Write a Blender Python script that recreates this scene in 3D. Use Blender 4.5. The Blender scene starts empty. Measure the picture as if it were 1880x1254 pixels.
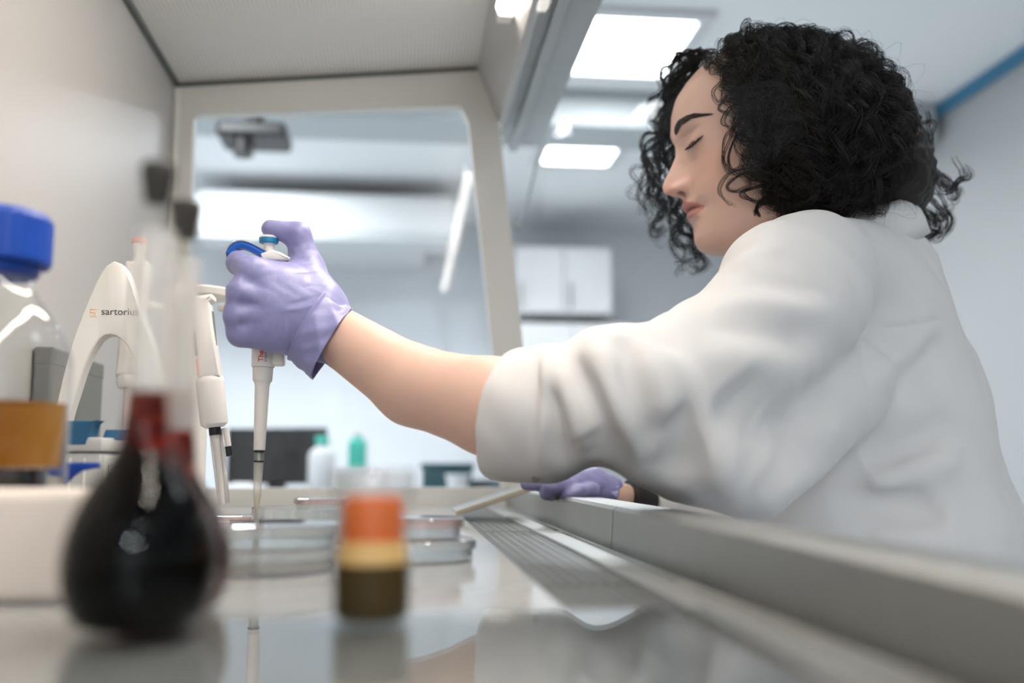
import bpy, bmesh, math, random
import numpy as np
from mathutils import Vector, Matrix, Euler, Quaternion

# ------------------------------------------------------------------ camera, world, lights, exposure
SC = bpy.context.scene
COL = SC.collection
FPX = 1828.0                                   # focal length in pixels of the 1880 wide frame
CAM = np.array([0.0, 0.0, 0.063])
YAW, PITCH = math.radians(6.07), math.radians(7.17)
Fv = np.array([math.sin(YAW)*math.cos(PITCH), math.cos(YAW)*math.cos(PITCH), math.sin(PITCH)])
Rv = np.array([math.cos(YAW), -math.sin(YAW), 0.0])
Uv = np.cross(Rv, Fv)
cd = bpy.data.cameras.new('camera')
cam = bpy.data.objects.new('camera', cd); COL.objects.link(cam)
cam.location = CAM
cam.rotation_euler = (math.pi/2 + PITCH, 0, -YAW)
cd.sensor_fit = 'HORIZONTAL'; cd.sensor_width = 36.0; cd.lens = 36.0*FPX/1880.0
cd.clip_start = 0.02; cd.clip_end = 60
cd.dof.use_dof = True; cd.dof.focus_distance = 0.91; cd.dof.aperture_fstop = 2.9
SC.camera = cam

wd = bpy.data.worlds.new('world'); SC.world = wd; wd.use_nodes = True
wd.node_tree.nodes['Background'].inputs[0].default_value = (0.80, 0.88, 1.0, 1)
wd.node_tree.nodes['Background'].inputs[1].default_value = 0.5

def area(name, loc, rot, sx, sy, power, col):
    l = bpy.data.lights.new(name, 'AREA'); l.shape = 'RECTANGLE'; l.size = sx; l.size_y = sy
    l.energy = power; l.color = col
    o = bpy.data.objects.new(name, l); COL.objects.link(o); o.location = loc; o.rotation_euler = rot
    return o
COOL = (0.93, 0.97, 1.0); WARM = (1.0, 0.89, 0.78)
# two ceiling panels in view; the other lamps are unseen, added as fill
for x, y, w in ((0.80, 3.46, 13), (0.84, 4.62, 14), (0.83, 2.3, 4.5), (1.55, 0.9, 4.2), (-0.9, 2.6, 42), (-0.9, 4.6, 54), (0.42, -1.5, 9), (-0.25, -3.3, 52), (0.45, -3.3, 30)):
    area('ceiling_or_fill_lamp', (x, y, 1.585), (0, 0, 0), 0.5, 0.5, w, COOL)
# the fluorescent tube inside the cabinet, along the sloped fascia
cl = area('cabinet_lamp', (0.112, 0.56, 0.660), (0, math.radians(33), 0), 0.03, 1.40, 4.7, WARM)
cl.data.spread = math.radians(134)

vs = SC.view_settings
vs.view_transform = 'Standard'; vs.look = 'None'; vs.exposure = 0.03; vs.gamma = 1.0; vs.use_curve_mapping = False
SC.cycles.use_denoising = True
SC.cycles.use_adaptive_sampling = True; SC.cycles.adaptive_threshold = 0.02
SC.cycles.max_bounces = 10; SC.cycles.transparent_max_bounces = 24
SC.cycles.sample_clamp_indirect = 6.0
SC.cycles.caustics_reflective = False; SC.cycles.caustics_refractive = False

rng = np.random.default_rng(7)
random.seed(7)

def P(px, py, Y):
    """world point at depth Y that the photograph shows at pixel px, py"""
    d = Fv*FPX + Rv*(px-940.0) - Uv*(py-627.0)
    return CAM + d*(Y/d[1])

# ------------------------------------------------------------------ object helpers
def tag(o, label=None, cat=None, group=None, kind=None):
    if label: o['label'] = label
    if cat: o['category'] = cat
    if group: o['group'] = group
    if kind: o['kind'] = kind
    return o

def empty(name, loc, label, cat, group=None, rz=0.0, rot=None):
    o = bpy.data.objects.new(name, None); COL.objects.link(o)
    o.location = loc; o.rotation_euler = rot if rot else (0, 0, rz)
    o.empty_display_size = 0.02
    return tag(o, label, cat, group)

def link_mesh(name, me, m, parent=None, smooth=True, keep_world=False):
    if m: me.materials.append(m)
    if smooth:
        me.polygons.foreach_set('use_smooth', [True]*len(me.polygons))
    o = bpy.data.objects.new(name, me); COL.objects.link(o)
    if parent:
        o.parent = parent
        if keep_world:
            bpy.context.view_layer.update()
            o.matrix_parent_inverse = parent.matrix_world.inverted()
    return o

def from_arrays(name, V, Fc, m, parent=None, smooth=True, keep_world=False):
    me = bpy.data.meshes.new(name)
    V = np.asarray(V, dtype=np.float32); Fc = np.asarray(Fc, dtype=np.int32)
    n, k = Fc.shape
    me.vertices.add(len(V)); me.vertices.foreach_set('co', V.ravel())
    me.loops.add(n*k); me.loops.foreach_set('vertex_index', Fc.ravel())
    me.polygons.add(n)
    me.polygons.foreach_set('loop_start', np.arange(0, n*k, k, dtype=np.int32))
    me.update(calc_edges=True); me.validate()
    return link_mesh(name, me, m, parent, smooth, keep_world)

class MB:
    """collects shapes into one bmesh"""
    def __init__(s): s.bm = bmesh.new()
    def box(s, x0, x1, y0, y1, z0, z1, bev=0.0, seg=2, M=None):
        r = bmesh.ops.create_cube(s.bm, size=1.0)
        vs_ = r['verts']
        for v in vs_:
            v.co = Vector(((x0+x1)/2+v.co.x*(x1-x0), (y0+y1)/2+v.co.y*(y1-y0), (z0+z1)/2+v.co.z*(z1-z0)))
        new = list(vs_)
        if bev > 0:
            es = list({e for v in vs_ for e in v.link_edges})
            b = bmesh.ops.bevel(s.bm, geom=es, offset=bev, segments=seg, affect='EDGES', profile=0.5)
            new = list({v for f in b['faces'] for v in f.verts} | {v for v in vs_ if v.is_valid})
        if M is not None:
            for v in new: v.co = M @ v.co
        return s
    def lathe(s, prof, n=48, M=None, cap0=True, cap1=True):
        rings = []
        for (r, z) in prof:
            ring = []
            for i in range(n):
                a = 2*math.pi*i/n
                c = Vector((r*math.cos(a), r*math.sin(a), z))
                ring.append(s.bm.verts.new(M @ c if M is not None else c))
            rings.append(ring)
        for a, b in zip(rings[:-1], rings[1:]):
            for i in range(n):
                s.bm.faces.new((a[i], a[(i+1) % n], b[(i+1) % n], b[i]))
        if cap0: s.bm.faces.new(list(reversed(rings[0])))
        if cap1: s.bm.faces.new(rings[-1])
        return s
    def tube(s, pts, rad, n=10, cap=True):
        pts = [Vector(p) for p in pts]
        rad = rad if hasattr(rad, '__len__') else [rad]*len(pts)
        rings = []; prev = None
        for i, p in enumerate(pts):
            t = (pts[min(i+1, len(pts)-1)] - pts[max(i-1, 0)]).normalized()
            if prev is None:
                ref = Vector((0, 0, 1)) if abs(t.z) < 0.9 else Vector((1, 0, 0))
                u = t.cross(ref).normalized()
            else:
                u = (prev - t*prev.dot(t)).normalized()
            prev = u; w = t.cross(u)
            rings.append([s.bm.verts.new(p + (u*math.cos(2*math.pi*k/n) + w*math.sin(2*math.pi*k/n))*rad[i]) for k in range(n)])
        for a, b in zip(rings[:-1], rings[1:]):
            for k in range(n):
                s.bm.faces.new((a[k], a[(k+1) % n], b[(k+1) % n], b[k]))
        if cap:
            s.bm.faces.new(list(reversed(rings[0]))); s.bm.faces.new(rings[-1])
        return s
    def prism(s, outline, y0, y1, bev=0.0, seg=3, M=None):
        """outline of (x, z) points extruded along y"""
        a = [s.bm.verts.new((x, y0, z)) for x, z in outline]
        b = [s.bm.verts.new((x, y1, z)) for x, z in outline]
        n = len(outline)
        f0 = s.bm.faces.new(a); f1 = s.bm.faces.new(list(reversed(b)))
        fs = [s.bm.faces.new((a[i], b[i], b[(i+1) % n], a[(i+1) % n])) for i in range(n)]
        bmesh.ops.recalc_face_normals(s.bm, faces=[f0, f1]+fs)
        new = a+b
        if bev > 0:
            es = list(f0.edges)+list(f1.edges)
            r = bmesh.ops.bevel(s.bm, geom=es, offset=bev, segments=seg, affect='EDGES', profile=0.5)
            new = list({v for f in r['faces'] for v in f.verts} | {v for v in a+b if v.is_valid})
        if M is not None:
            for v in new: v.co = M @ v.co
        return s
    def build(s, name, m, parent=None, smooth=False, keep_world=False, autosmooth=None):
        bmesh.ops.recalc_face_normals(s.bm, faces=s.bm.faces[:])
        me = bpy.data.meshes.new(name); s.bm.to_mesh(me); s.bm.free()
        o = link_mesh(name, me, m, parent, smooth, keep_world)
        if autosmooth:
            try: me.set_sharp_from_angle(angle=math.radians(autosmooth))
            except Exception: pass
        return o

def bez(pts, n=24):
    """Catmull-Rom through points"""
    P_ = [np.array(p, dtype=float) for p in pts]
    P_ = [2*P_[0]-P_[1]] + P_ + [2*P_[-1]-P_[-2]]
    out = []
    segs = len(P_)-3
    for i in range(segs):
        p0, p1, p2, p3 = P_[i:i+4]
        m_ = max(2, n//segs)
        for k in range(m_):
            t = k/m_
            out.append(0.5*((2*p1)+(-p0+p2)*t+(2*p0-5*p1+4*p2-p3)*t*t+(-p0+3*p1-3*p2+p3)*t**3))
    out.append(P_[-2])
    return np.array(out)

# ------------------------------------------------------------------ materials
def mat(name, col, rough=0.5, metal=0.0, spec=0.5, trans=0.0, ior=1.45, coat=0.0, sss=0.0, emit=None, estr=0.0,
        noise=0.0, nscale=40.0, bump=0.0, bscale=200.0, sheen=0.0):
    m = bpy.data.materials.new(name); m.use_nodes = True
    nt = m.node_tree; b = nt.nodes['Principled BSDF']
    b.inputs['Base Color'].default_value = (*col, 1); b.inputs['Roughness'].default_value = rough
    b.inputs['Metallic'].default_value = metal; b.inputs['Specular IOR Level'].default_value = spec
    b.inputs['IOR'].default_value = ior; b.inputs['Transmission Weight'].default_value = trans
    b.inputs['Coat Weight'].default_value = coat; b.inputs['Coat Roughness'].default_value = 0.05
    if sss:
        b.inputs['Subsurface Weight'].default_value = sss
        b.inputs['Subsurface Radius'].default_value = (1.0, 0.4, 0.22)
        b.inputs['Subsurface Scale'].default_value = 0.006
    if sheen: b.inputs['Sheen Weight'].default_value = sheen
    if emit:
        b.inputs['Emission Color'].default_value = (*emit, 1); b.inputs['Emission Strength'].default_value = estr
    tc = nt.nodes.new('ShaderNodeTexCoord')
    if noise:
        n = nt.nodes.new('ShaderNodeTexNoise'); n.inputs['Scale'].default_value = nscale; n.inputs['Detail'].default_value = 4
        nt.links.new(tc.outputs['Object'], n.inputs['Vector'])
        mx = nt.nodes.new('ShaderNodeMix'); mx.data_type = 'RGBA'
        mx.inputs['A'].default_value = (*[c*(1-noise) for c in col], 1)
        mx.inputs['B'].default_value = (*[min(1, c*(1+noise)) for c in col], 1)
        nt.links.new(n.outputs['Fac'], mx.inputs['Factor'])
        nt.links.new(mx.outputs['Result'], b.inputs['Base Color'])
    if bump:
        n2 = nt.nodes.new('ShaderNodeTexNoise'); n2.inputs['Scale'].default_value = bscale; n2.inputs['Detail'].default_value = 3
        nt.links.new(tc.outputs['Object'], n2.inputs['Vector'])
        bp = nt.nodes.new('ShaderNodeBump'); bp.inputs['Strength'].default_value = bump; bp.inputs['Distance'].default_value = 0.001
        nt.links.new(n2.outputs['Fac'], bp.inputs['Height']); nt.links.new(bp.outputs['Normal'], b.inputs['Normal'])
    return m

def thin_glass(name, tint=(1, 1, 1), refl=1.0, rough=0.0, haze=0.0, hazecol=(0.9, 0.92, 0.95), ior=1.45):
    """thin clear sheet: fresnel mix of transparent and glossy, optionally with some pale diffuse mixed in"""
    m = bpy.data.materials.new(name); m.use_nodes = True
    nt = m.node_tree; nt.nodes.clear()
    out = nt.nodes.new('ShaderNodeOutputMaterial')
    tr = nt.nodes.new('ShaderNodeBsdfTransparent'); tr.inputs[0].default_value = (*tint, 1)
    gl = nt.nodes.new('ShaderNodeBsdfGlossy'); gl.inputs['Roughness'].default_value = rough
    fr = nt.nodes.new('ShaderNodeFresnel'); fr.inputs[0].default_value = ior
    mu = nt.nodes.new('ShaderNodeMath'); mu.operation = 'MULTIPLY'; mu.inputs[1].default_value = refl
    # the same reflectance from both sides of the sheet
    ge = nt.nodes.new('ShaderNodeNewGeometry')
    mxi = nt.nodes.new('ShaderNodeMath'); mxi.operation = 'MULTIPLY_ADD'
    mxi.inputs[1].default_value = (1/ior - ior); mxi.inputs[2].default_value = ior
    nt.links.new(ge.outputs['Backfacing'], mxi.inputs[0]); nt.links.new(mxi.outputs[0], fr.inputs[0])
    mi = nt.nodes.new('ShaderNodeMixShader')
    nt.links.new(fr.outputs[0], mu.inputs[0]); nt.links.new(mu.outputs[0], mi.inputs[0])
    last = tr
    if haze > 0:
        df = nt.nodes.new('ShaderNodeBsdfDiffuse'); df.inputs[0].default_value = (*hazecol, 1)
        m2 = nt.nodes.new('ShaderNodeMixShader'); m2.inputs[0].default_value = haze
        nt.links.new(tr.outputs[0], m2.inputs[1]); nt.links.new(df.outputs[0], m2.inputs[2]); last = m2
    nt.links.new(last.outputs[0], mi.inputs[1]); nt.links.new(gl.outputs[0], mi.inputs[2])
    nt.links.new(mi.outputs[0], out.inputs[0])
    return m

def liquid(name, col, density, rough=0.0):
    m = bpy.data.materials.new(name); m.use_nodes = True
    nt = m.node_tree; b = nt.nodes['Principled BSDF']
    b.inputs['Base Color'].default_value = (1, 1, 1, 1); b.inputs['Roughness'].default_value = rough
    b.inputs['Transmission Weight'].default_value = 1.0; b.inputs['IOR'].default_value = 1.24
    va = nt.nodes.new('ShaderNodeVolumeAbsorption'); va.inputs['Color'].default_value = (*col, 1); va.inputs['Density'].default_value = density
    nt.links.new(va.outputs[0], nt.nodes['Material Output'].inputs['Volume'])
    return m

M = {}
M['white_panel'] = mat('white_panel', (0.46, 0.448, 0.436), 0.35, noise=0.02, nscale=3)
M['frame_white'] = mat('frame_white', (0.72, 0.71, 0.67), 0.4, noise=0.02, nscale=5)
M['gasket_or_slot_shade'] = mat('gasket_or_slot_shade', (0.10, 0.11, 0.10), 0.7, noise=0.2)
M['steel'] = mat('steel', (0.34, 0.345, 0.33), 0.36, metal=0.85, noise=0.08, nscale=30, bump=0.05, bscale=300)
M['steel_dark'] = mat('steel_dark', (0.20, 0.21, 0.21), 0.4, metal=0.6, noise=0.1, nscale=20)
M['tray'] = mat('tray', (0.36, 0.365, 0.365), 0.12, spec=0.5, coat=0.1, noise=0.03, nscale=6)
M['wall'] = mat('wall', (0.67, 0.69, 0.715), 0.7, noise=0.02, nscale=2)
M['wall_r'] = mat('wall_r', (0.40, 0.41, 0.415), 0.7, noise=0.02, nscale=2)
M['ceil'] = mat('ceil', (0.78, 0.80, 0.81), 0.8, noise=0.02, nscale=2)
M['floor'] = mat('floor', (0.70, 0.72, 0.73), 0.4, noise=0.05, nscale=4)
M['blue_trim'] = mat('blue_trim', (0.04, 0.19, 0.32), 0.5, noise=0.05)
M['cupboard'] = mat('cupboard', (0.62, 0.63, 0.64), 0.5, noise=0.02)
M['grey_beam'] = mat('grey_beam', (0.42, 0.45, 0.46), 0.6, noise=0.04)
M['counter'] = mat('counter', (0.55, 0.58, 0.60), 0.4, noise=0.04)
M['led'] = mat('led', (0.9, 0.9, 0.9), 0.5, emit=(0.95, 0.98, 1.0), estr=7.0, noise=0.01)
M['tube'] = mat('tube', (0.9, 0.9, 0.9), 0.5, emit=(1.0, 0.94, 0.86), estr=22.0, noise=0.01)
M['black'] = mat('black', (0.012, 0.012, 0.013), 0.35, noise=0.2)
M['rubber'] = mat('rubber', (0.035, 0.03, 0.025), 0.6, noise=0.2)
M['teal'] = mat('teal', (0.03, 0.42, 0.33), 0.4, noise=0.08)
M['dark_teal'] = mat('dark_teal', (0.01, 0.06, 0.075), 0.5, noise=0.15)
M['white_plastic'] = mat('white_plastic', (0.78, 0.76, 0.72), 0.35, noise=0.015, nscale=20)
M['pip_white'] = mat('pip_white', (0.80, 0.77, 0.74), 0.30, noise=0.015, nscale=30)
M['pip_shaft'] = mat('pip_shaft', (0.74, 0.70, 0.68), 0.35, sss=0.1, noise=0.015, nscale=30)
M['blue_plastic'] = mat('blue_plastic', (0.02, 0.13, 0.52), 0.35, noise=0.06, nscale=60)
M['blue_cap'] = mat('blue_cap', (0.005, 0.055, 0.36), 0.4, noise=0.06, nscale=60)
M['blue_latch'] = mat('blue_latch', (0.02, 0.12, 0.25), 0.4, noise=0.06, nscale=60)
M['blue_band'] = mat('blue_band', (0.01, 0.20, 0.40), 0.35, noise=0.06)
M['grey_panel'] = mat('grey_panel', (0.17, 0.175, 0.165), 0.6, noise=0.05, nscale=10)
M['coral'] = mat('coral', (0.85, 0.30, 0.20), 0.4, noise=0.05)
M['text_dark'] = mat('text_dark', (0.06, 0.06, 0.07), 0.6, noise=0.02)
M['text_red'] = mat('text_red', (0.72, 0.05, 0.03), 0.6, noise=0.02)
M['text_orange'] = mat('text_orange', (0.95, 0.50, 0.20), 0.6, noise=0.02)
M['pale_block'] = mat('pale_block', (0.70, 0.62, 0.56), 0.6, noise=0.03, nscale=30)
M['box_clear'] = mat('box_clear', (0.74, 0.74, 0.72), 0.25, trans=0.35, ior=1.2, noise=0.02)
M['label_white'] = mat('label_white', (0.80, 0.79, 0.75), 0.5, noise=0.01)
M['glass'] = thin_glass('glass', (0.97, 0.98, 0.98), 1.3)
M['glass_flask'] = thin_glass('glass_flask', (0.97, 0.97, 0.96), 0.25)
M['frosted'] = thin_glass('frosted', (0.95, 0.95, 0.94), 1.2, rough=0.2, haze=0.48, hazecol=(0.86, 0.83, 0.80))
M['sheet_glass'] = thin_glass('sheet_glass', (0.95, 0.965, 0.965), 1.0, rough=0.0)
M['vial_glass'] = thin_glass('vial_glass', (0.97, 0.97, 0.96), 0.4, haze=0.012)
M['dish'] = thin_glass('dish', (0.93, 0.95, 0.95), 2.2, rough=0.03, haze=0.18)
M['pink_rim'] = thin_glass('pink_rim', (0.98, 0.91, 0.90), 2.2, rough=0.03, haze=0.14, hazecol=(0.88, 0.66, 0.63))
M['pane'] = thin_glass('pane', (0.94, 0.96, 0.97), 1.2, haze=0.012, hazecol=(0.8, 0.86, 0.9))
M['sash'] = thin_glass('sash', (0.98, 0.99, 0.995), 0.10)
M['dark_liquid'] = mat('dark_liquid', (0.006, 0.002, 0.002), 0.06, spec=0.6, coat=0.6, noise=0.3)
M['red_liquid'] = liquid('red_liquid', (0.70, 0.17, 0.04), 300)
M['amber_liquid'] = liquid('amber_liquid', (0.84, 0.62, 0.03), 52)
M['olive_liquid'] = mat('olive_liquid', (0.060, 0.034, 0.003), 0.4, spec=0.12, noise=0.2)
M['orange_lid'] = mat('orange_lid', (0.80, 0.17, 0.03), 0.4, noise=0.05)
M['cream'] = mat('cream', (0.80, 0.52, 0.20), 0.4, noise=0.08, nscale=80)
M['agar'] = mat('agar', (0.75, 0.55, 0.30), 0.3, trans=0.5, noise=0.05)
M['tip'] = thin_glass('tip', (0.95, 0.94, 0.90), 1.5, rough=0.1, haze=0.35, hazecol=(0.80, 0.78, 0.74))
M['tip_liquid'] = thin_glass('tip_liquid', (0.95, 0.90, 0.70), 1.2, rough=0.1, haze=0.45, hazecol=(0.75, 0.65, 0.42))
M['wood_edge'] = mat('wood_edge', (0.36, 0.325, 0.25), 0.5, noise=0.06)
M['cable'] = mat('cable', (0.30, 0.31, 0.31), 0.5, noise=0.05)

# perforated ceiling plate: a grid of small dimples
def perforated(name, base, hole, pitch, radius, metal=0.0, rough=0.5):
    m = mat(name, base, rough, metal=metal)
    nt = m.node_tree; b = nt.nodes['Principled BSDF']
    tc = [n for n in nt.nodes if n.type == 'TEX_COORD'][0]
    sc_ = nt.nodes.new('ShaderNodeVectorMath'); sc_.operation = 'SCALE'; sc_.inputs['Scale'].default_value = 1.0/pitch
    fr = nt.nodes.new('ShaderNodeVectorMath'); fr.operation = 'FRACTION'
    sb = nt.nodes.new('ShaderNodeVectorMath'); sb.operation = 'SUBTRACT'; sb.inputs[1].default_value = (0.5, 0.5, 0.5)
    ml = nt.nodes.new('ShaderNodeVectorMath'); ml.operation = 'MULTIPLY'; ml.inputs[1].default_value = (1, 1, 0)
    ln = nt.nodes.new('ShaderNodeVectorMath'); ln.operation = 'LENGTH'
    lt = nt.nodes.new('ShaderNodeMath'); lt.operation = 'LESS_THAN'; lt.inputs[1].default_value = radius
    mx = nt.nodes.new('ShaderNodeMix'); mx.data_type = 'RGBA'
    mx.inputs['A'].default_value = (*base, 1); mx.inputs['B'].default_value = (*hole, 1)
    nt.links.new(tc.outputs['Object'], sc_.inputs[0]); nt.links.new(sc_.outputs[0], fr.inputs[0])
    nt.links.new(fr.outputs[0], sb.inputs[0]); nt.links.new(sb.outputs[0], ml.inputs[0]); nt.links.new(ml.outputs[0], ln.inputs[0])
    nt.links.new(ln.outputs['Value'], lt.inputs[0]); nt.links.new(lt.outputs[0], mx.inputs['Factor'])
    nt.links.new(mx.outputs['Result'], b.inputs['Base Color'])
    return m
M['perforated'] = perforated('perforated', (0.80, 0.77, 0.72), (0.34, 0.32, 0.29), 0.0062, 0.27)

# ------------------------------------------------------------------ the room
def struct(o): return tag(o, kind='structure')
RX0, RX1, RY0, RY1, RZ0, RZ1 = -2.0, 2.3, -4.2, 6.3, -0.9, 1.62
struct(MB().box(RX0-.1, RX1+.1, RY0-.1, RY1+.1, RZ0-.1, RZ0).build('floor', M['floor']))
struct(MB().box(RX0-.1, RX1+.1, RY0-.1, RY1+.1, RZ1, RZ1+.1).build('ceiling', M['ceil']))
struct(MB().box(RX0-.1, RX1+.1, RY1, RY1+.1, RZ0, RZ1).build('wall_back', M['wall']))
struct(MB().box(RX0-.1, RX1+.1, RY0-.1, RY0, RZ0, RZ1).build('wall_front', M['wall']))
struct(MB().box(RX0-.1, RX0, RY0, RY1, RZ0, RZ1).build('wall_left', M['wall']))
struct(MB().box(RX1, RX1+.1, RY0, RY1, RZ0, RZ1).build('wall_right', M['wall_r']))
struct(MB().box(RX1-.035, RX1, RY0, RY1, 1.575, 1.62, bev=.004).build('trim_1', M['blue_trim']))
struct(MB().box(RX0, RX1-.04, 3.92, 4.22, 1.46, 1.62, bev=.01).build('trim_2', M['grey_beam']))

def led_panel(x, y, w, d, label):
    r = empty('ceiling_light', (x, y, RZ1), label, 'ceiling light', 'square ceiling lights')
    f = MB()
    f.box(-w/2-.05, w/2+.05, -d/2-.05, -d/2, -.025, 0); f.box(-w/2-.05, w/2+.05, d/2, d/2+.05, -.025, 0)
    f.box(-w/2-.05, -w/2, -d/2, d/2, -.025, 0); f.box(w/2, w/2+.05, -d/2, d/2, -.025, 0)
    f.build('frame', M['cupboard'], r)
    for k in range(4):
        c = -w/2 + (k+.5)*w/4
        MB().box(c-w/8*.92, c+w/8*.92, -d/2, d/2, -.022, -.004, bev=.008).build('light_tube', M['led'], r)
led_panel(0.80, 3.46, 0.39, 0.50, 'larger bright square ceiling light nearest the dark curly hair')
led_panel(0.84, 4.62, 0.34, 0.52, 'smaller bright square ceiling light beyond the grey ceiling beam')

# things in the room beyond the cabinet
pj = empty('projector', P(468, 250, 3.5), 'dark projector hanging from the ceiling beyond the side window', 'projector')
px_, py_, pz_ = pj.location
MB().box(-.12, .12, -.10, .10, -.030, .025, bev=.015).build('body', M['black'], pj)
MB().lathe([(.03, 0), (.03, RZ1-pz_)], 16).build('mount', M['black'], pj)
MB().lathe([(.035, -.09), (.035, -.035)], 16, M=Matrix.Translation((-.03, -.05, 0))).build('lens', M['black'], pj)

refl_box = empty('added_reflection_box', (-0.40, 5.45, 1.27), 'long white rounded box added for the bright zone reflected in the side window', 'added box')  # box added beyond the pane to stand in for a bright reflection
MB().box(-.75, .68, -.2, .2, 0, .26, bev=.07, seg=4).build('body', M['cupboard'], refl_box, smooth=True, autosmooth=40)
MB().box(-.70, .62, -.205, -.18, -.012, .02, bev=.004).build('lower_strip', M['grey_beam'], refl_box)
MB().box(-.60, .50, .2, .85, .04, .20).build('bracket', M['cupboard'], refl_box)

def cupboard(x0, x1, y0, y1, z0, z1, label, doors=2):
    r = empty('wall_cupboard', ((x0+x1)/2, (y0+y1)/2, z0), label, 'cupboard', 'white wall cupboards')
    w = x1-x0; d = y1-y0; h = z1-z0
    MB().box(-w/2, w/2, -d/2, d/2, 0, h, bev=.004).build('body', M['cupboard'], r)
    for k in range(doors):
        a = -w/2 + k*w/doors
        dr = MB().box(a+.006, a+w/doors-.006, -d/2-.02, -d/2, .006, h-.006, bev=.003).build('door', M['cupboard'], r)
        MB().box(a+.03, a+.045, -d/2-.045, -d/2-.02, .04, .18, bev=.004).build('handle', M['steel'], dr)
cupboard(0.62, 1.20, 5.7, 6.3, 0.95, 1.35, 'white upper wall cupboard seen left of the curly hair, higher one')
cupboard(0.58, 1.30, 5.6, 6.3, 0.22, 0.88, 'white wall cupboard seen left of the curly hair, lower one')

ct = empty('counter', (-0.1, 3.7, RZ0), 'pale laboratory counter beyond the side window', 'counter')
CZ = -0.03
MB().box(-1.4, 1.0, -.4, .4, CZ-RZ0-.04, CZ-RZ0, bev=.005).build('worktop', M['counter'], ct)
MB().box(-1.35, .95, -.35, .38, 0.08, CZ-RZ0-.04).build('base_unit', M['cupboard'], ct)
MB().box(-1.3, .9, -.30, .35, 0, .08).build('plinth', M['grey_beam'], ct)

mo = P(507, 905, 3.45); mo[2] = CZ
mon = empty('monitor', mo, 'black computer monitor on the counter beyond the side window', 'monitor')
MB().box(-.165, .165, -.015, .02, .035, .225, bev=.006).build('screen', M['black'], mon)
MB().box(-.03, .03, -.005, .03, .008, .06).build('stand', M['black'], mon)
MB().box(-.10, .10, -.06, .08, 0, .01, bev=.003).build('base', M['black'], mon)

def simple_bottle(name, px, Y, r, h, m, capm, label, cat, z=CZ):
    p = P(px, 880, Y); p[2] = z
    e = empty(name, p, label, cat)
    MB().lathe([(r*.92, 0), (r, .004), (r, h*.68), (r*.85, h*.76), (r*.42, h*.84), (r*.42, h*.88)], 24).build('body', m, e, smooth=True, autosmooth=50)
    MB().lathe([(r*.5, h*.88), (r*.5, h), (r*.42, h*1.02)], 20).build('cap', capm, e, smooth=True, autosmooth=50)
    return e
bx = P(668, 890, 3.62); 
wb = empty('carton', (bx[0], 3.62, CZ), 'white carton under the teal bottle on the counter', 'box')
MB().box(-.085, .085, -.06, .06, 0, .075, bev=.004).build('body', M['cupboard'], wb)
MB().box(-.087, .087, -.062, .062, .075, .085, bev=.003).build('lid', M['wall'], wb)
simple_bottle('bottle', 655, 3.62, .033, .135, M['teal'], M['cupboard'], 'teal plastic bottle standing on a white carton', 'bottle', CZ+.085)
simple_bottle('bottle', 590, 3.38, .045, .19, M['cupboard'], M['teal'], 'white plastic bottle with teal cap in front of the black monitor', 'bottle')
c2 = P(820, 890, 3.5)
cr = empty('crate', (c2[0], 3.5, CZ), 'dark teal crate on the counter below the bare forearm', 'crate')
MB().box(-.085, .085, -.06, .06, 0, .10, bev=.006).build('body', M['dark_teal'], cr)
MB().box(-.092, .092, -.066, .066, .085, .105, bev=.004).build('rim', M['dark_teal'], cr)
c3 = P(840, 890, 3.33)
wr = empty('cup', (c3[0], 3.33, CZ), 'small white tub in front of the dark teal crate', 'tub')
MB().lathe([(.030, 0), (.037, .06), (.035, .062)], 24).build('body', M['cupboard'], wr, smooth=True, autosmooth=50)
MB().lathe([(.04, .060), (.04, .068)], 24).build('lid', M['wall'], wr)
c4 = P(905, 890, 3.4)
kb = empty('instrument', (c4[0], 3.4, CZ), 'low black instrument on the counter right of the crate', 'instrument')
MB().box(-.07, .09, -.06, .06, 0, .05, bev=.01).build('body', M['black'], kb)
MB().box(-.04, .05, -.062, -.055, .015, .038).build('display', M['dark_teal'], kb)
c5 = P(445, 890, 3.25)
tw = empty('tissue_pack', (c5[0], 3.25, CZ), 'low white tissue pack in front of the black monitor', 'tissue pack')
MB().box(-.06, .06, -.05, .05, 0, .035, bev=.014, seg=3).build('body', M['cupboard'], tw, smooth=True, autosmooth=40)
MB().box(-.03, .03, -.02, .02, .033, .042, bev=.004).build('tissue', M['label_white'], tw)

# ------------------------------------------------------------------ the safety cabinet
CY0, CY1, CX0 = -0.35, 1.62, -0.384
CAB = empty('safety_cabinet', (0, 0.6, 0), 'white ventilated safety cabinet around the working hand, glass side window and steel sill', 'safety cabinet')
def cab(mb, name, m, parent=None, **k):
    return mb.build(name, m, parent or CAB, keep_world=True, **k)
ZB, ZF = 0.687, 0.737                         # ceiling height at the back and the front
FXT, FZT = 0.112, 0.735                       # top of the fascia
FXB, FZB = 0.150, 0.640                       # bottom of the fascia, top of the sash
def sash_x(z): return FXB + (FZB - z)*0.108
cab(MB().box(CX0-.03, CX0, CY0, CY1+.02, -.04, .80), 'back_panel', M['white_panel'])
# perforated ceiling plate, rising a little towards the front
m_ = MB()
vsl = [(CX0, CY0, ZB), (FXT, CY0, ZF), (FXT, CY1, ZF), (CX0, CY1, ZB)]
b0 = [m_.bm.verts.new(v) for v in vsl]; b1 = [m_.bm.verts.new((v[0], v[1], v[2]+.01)) for v in vsl]
m_.bm.faces.new(b0); m_.bm.faces.new(b1)
for i in range(4): m_.bm.faces.new((b0[i], b0[(i+1) % 4], b1[(i+1) % 4], b1[i]))
cab(m_, 'perforated_ceiling', M['perforated'])
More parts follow.
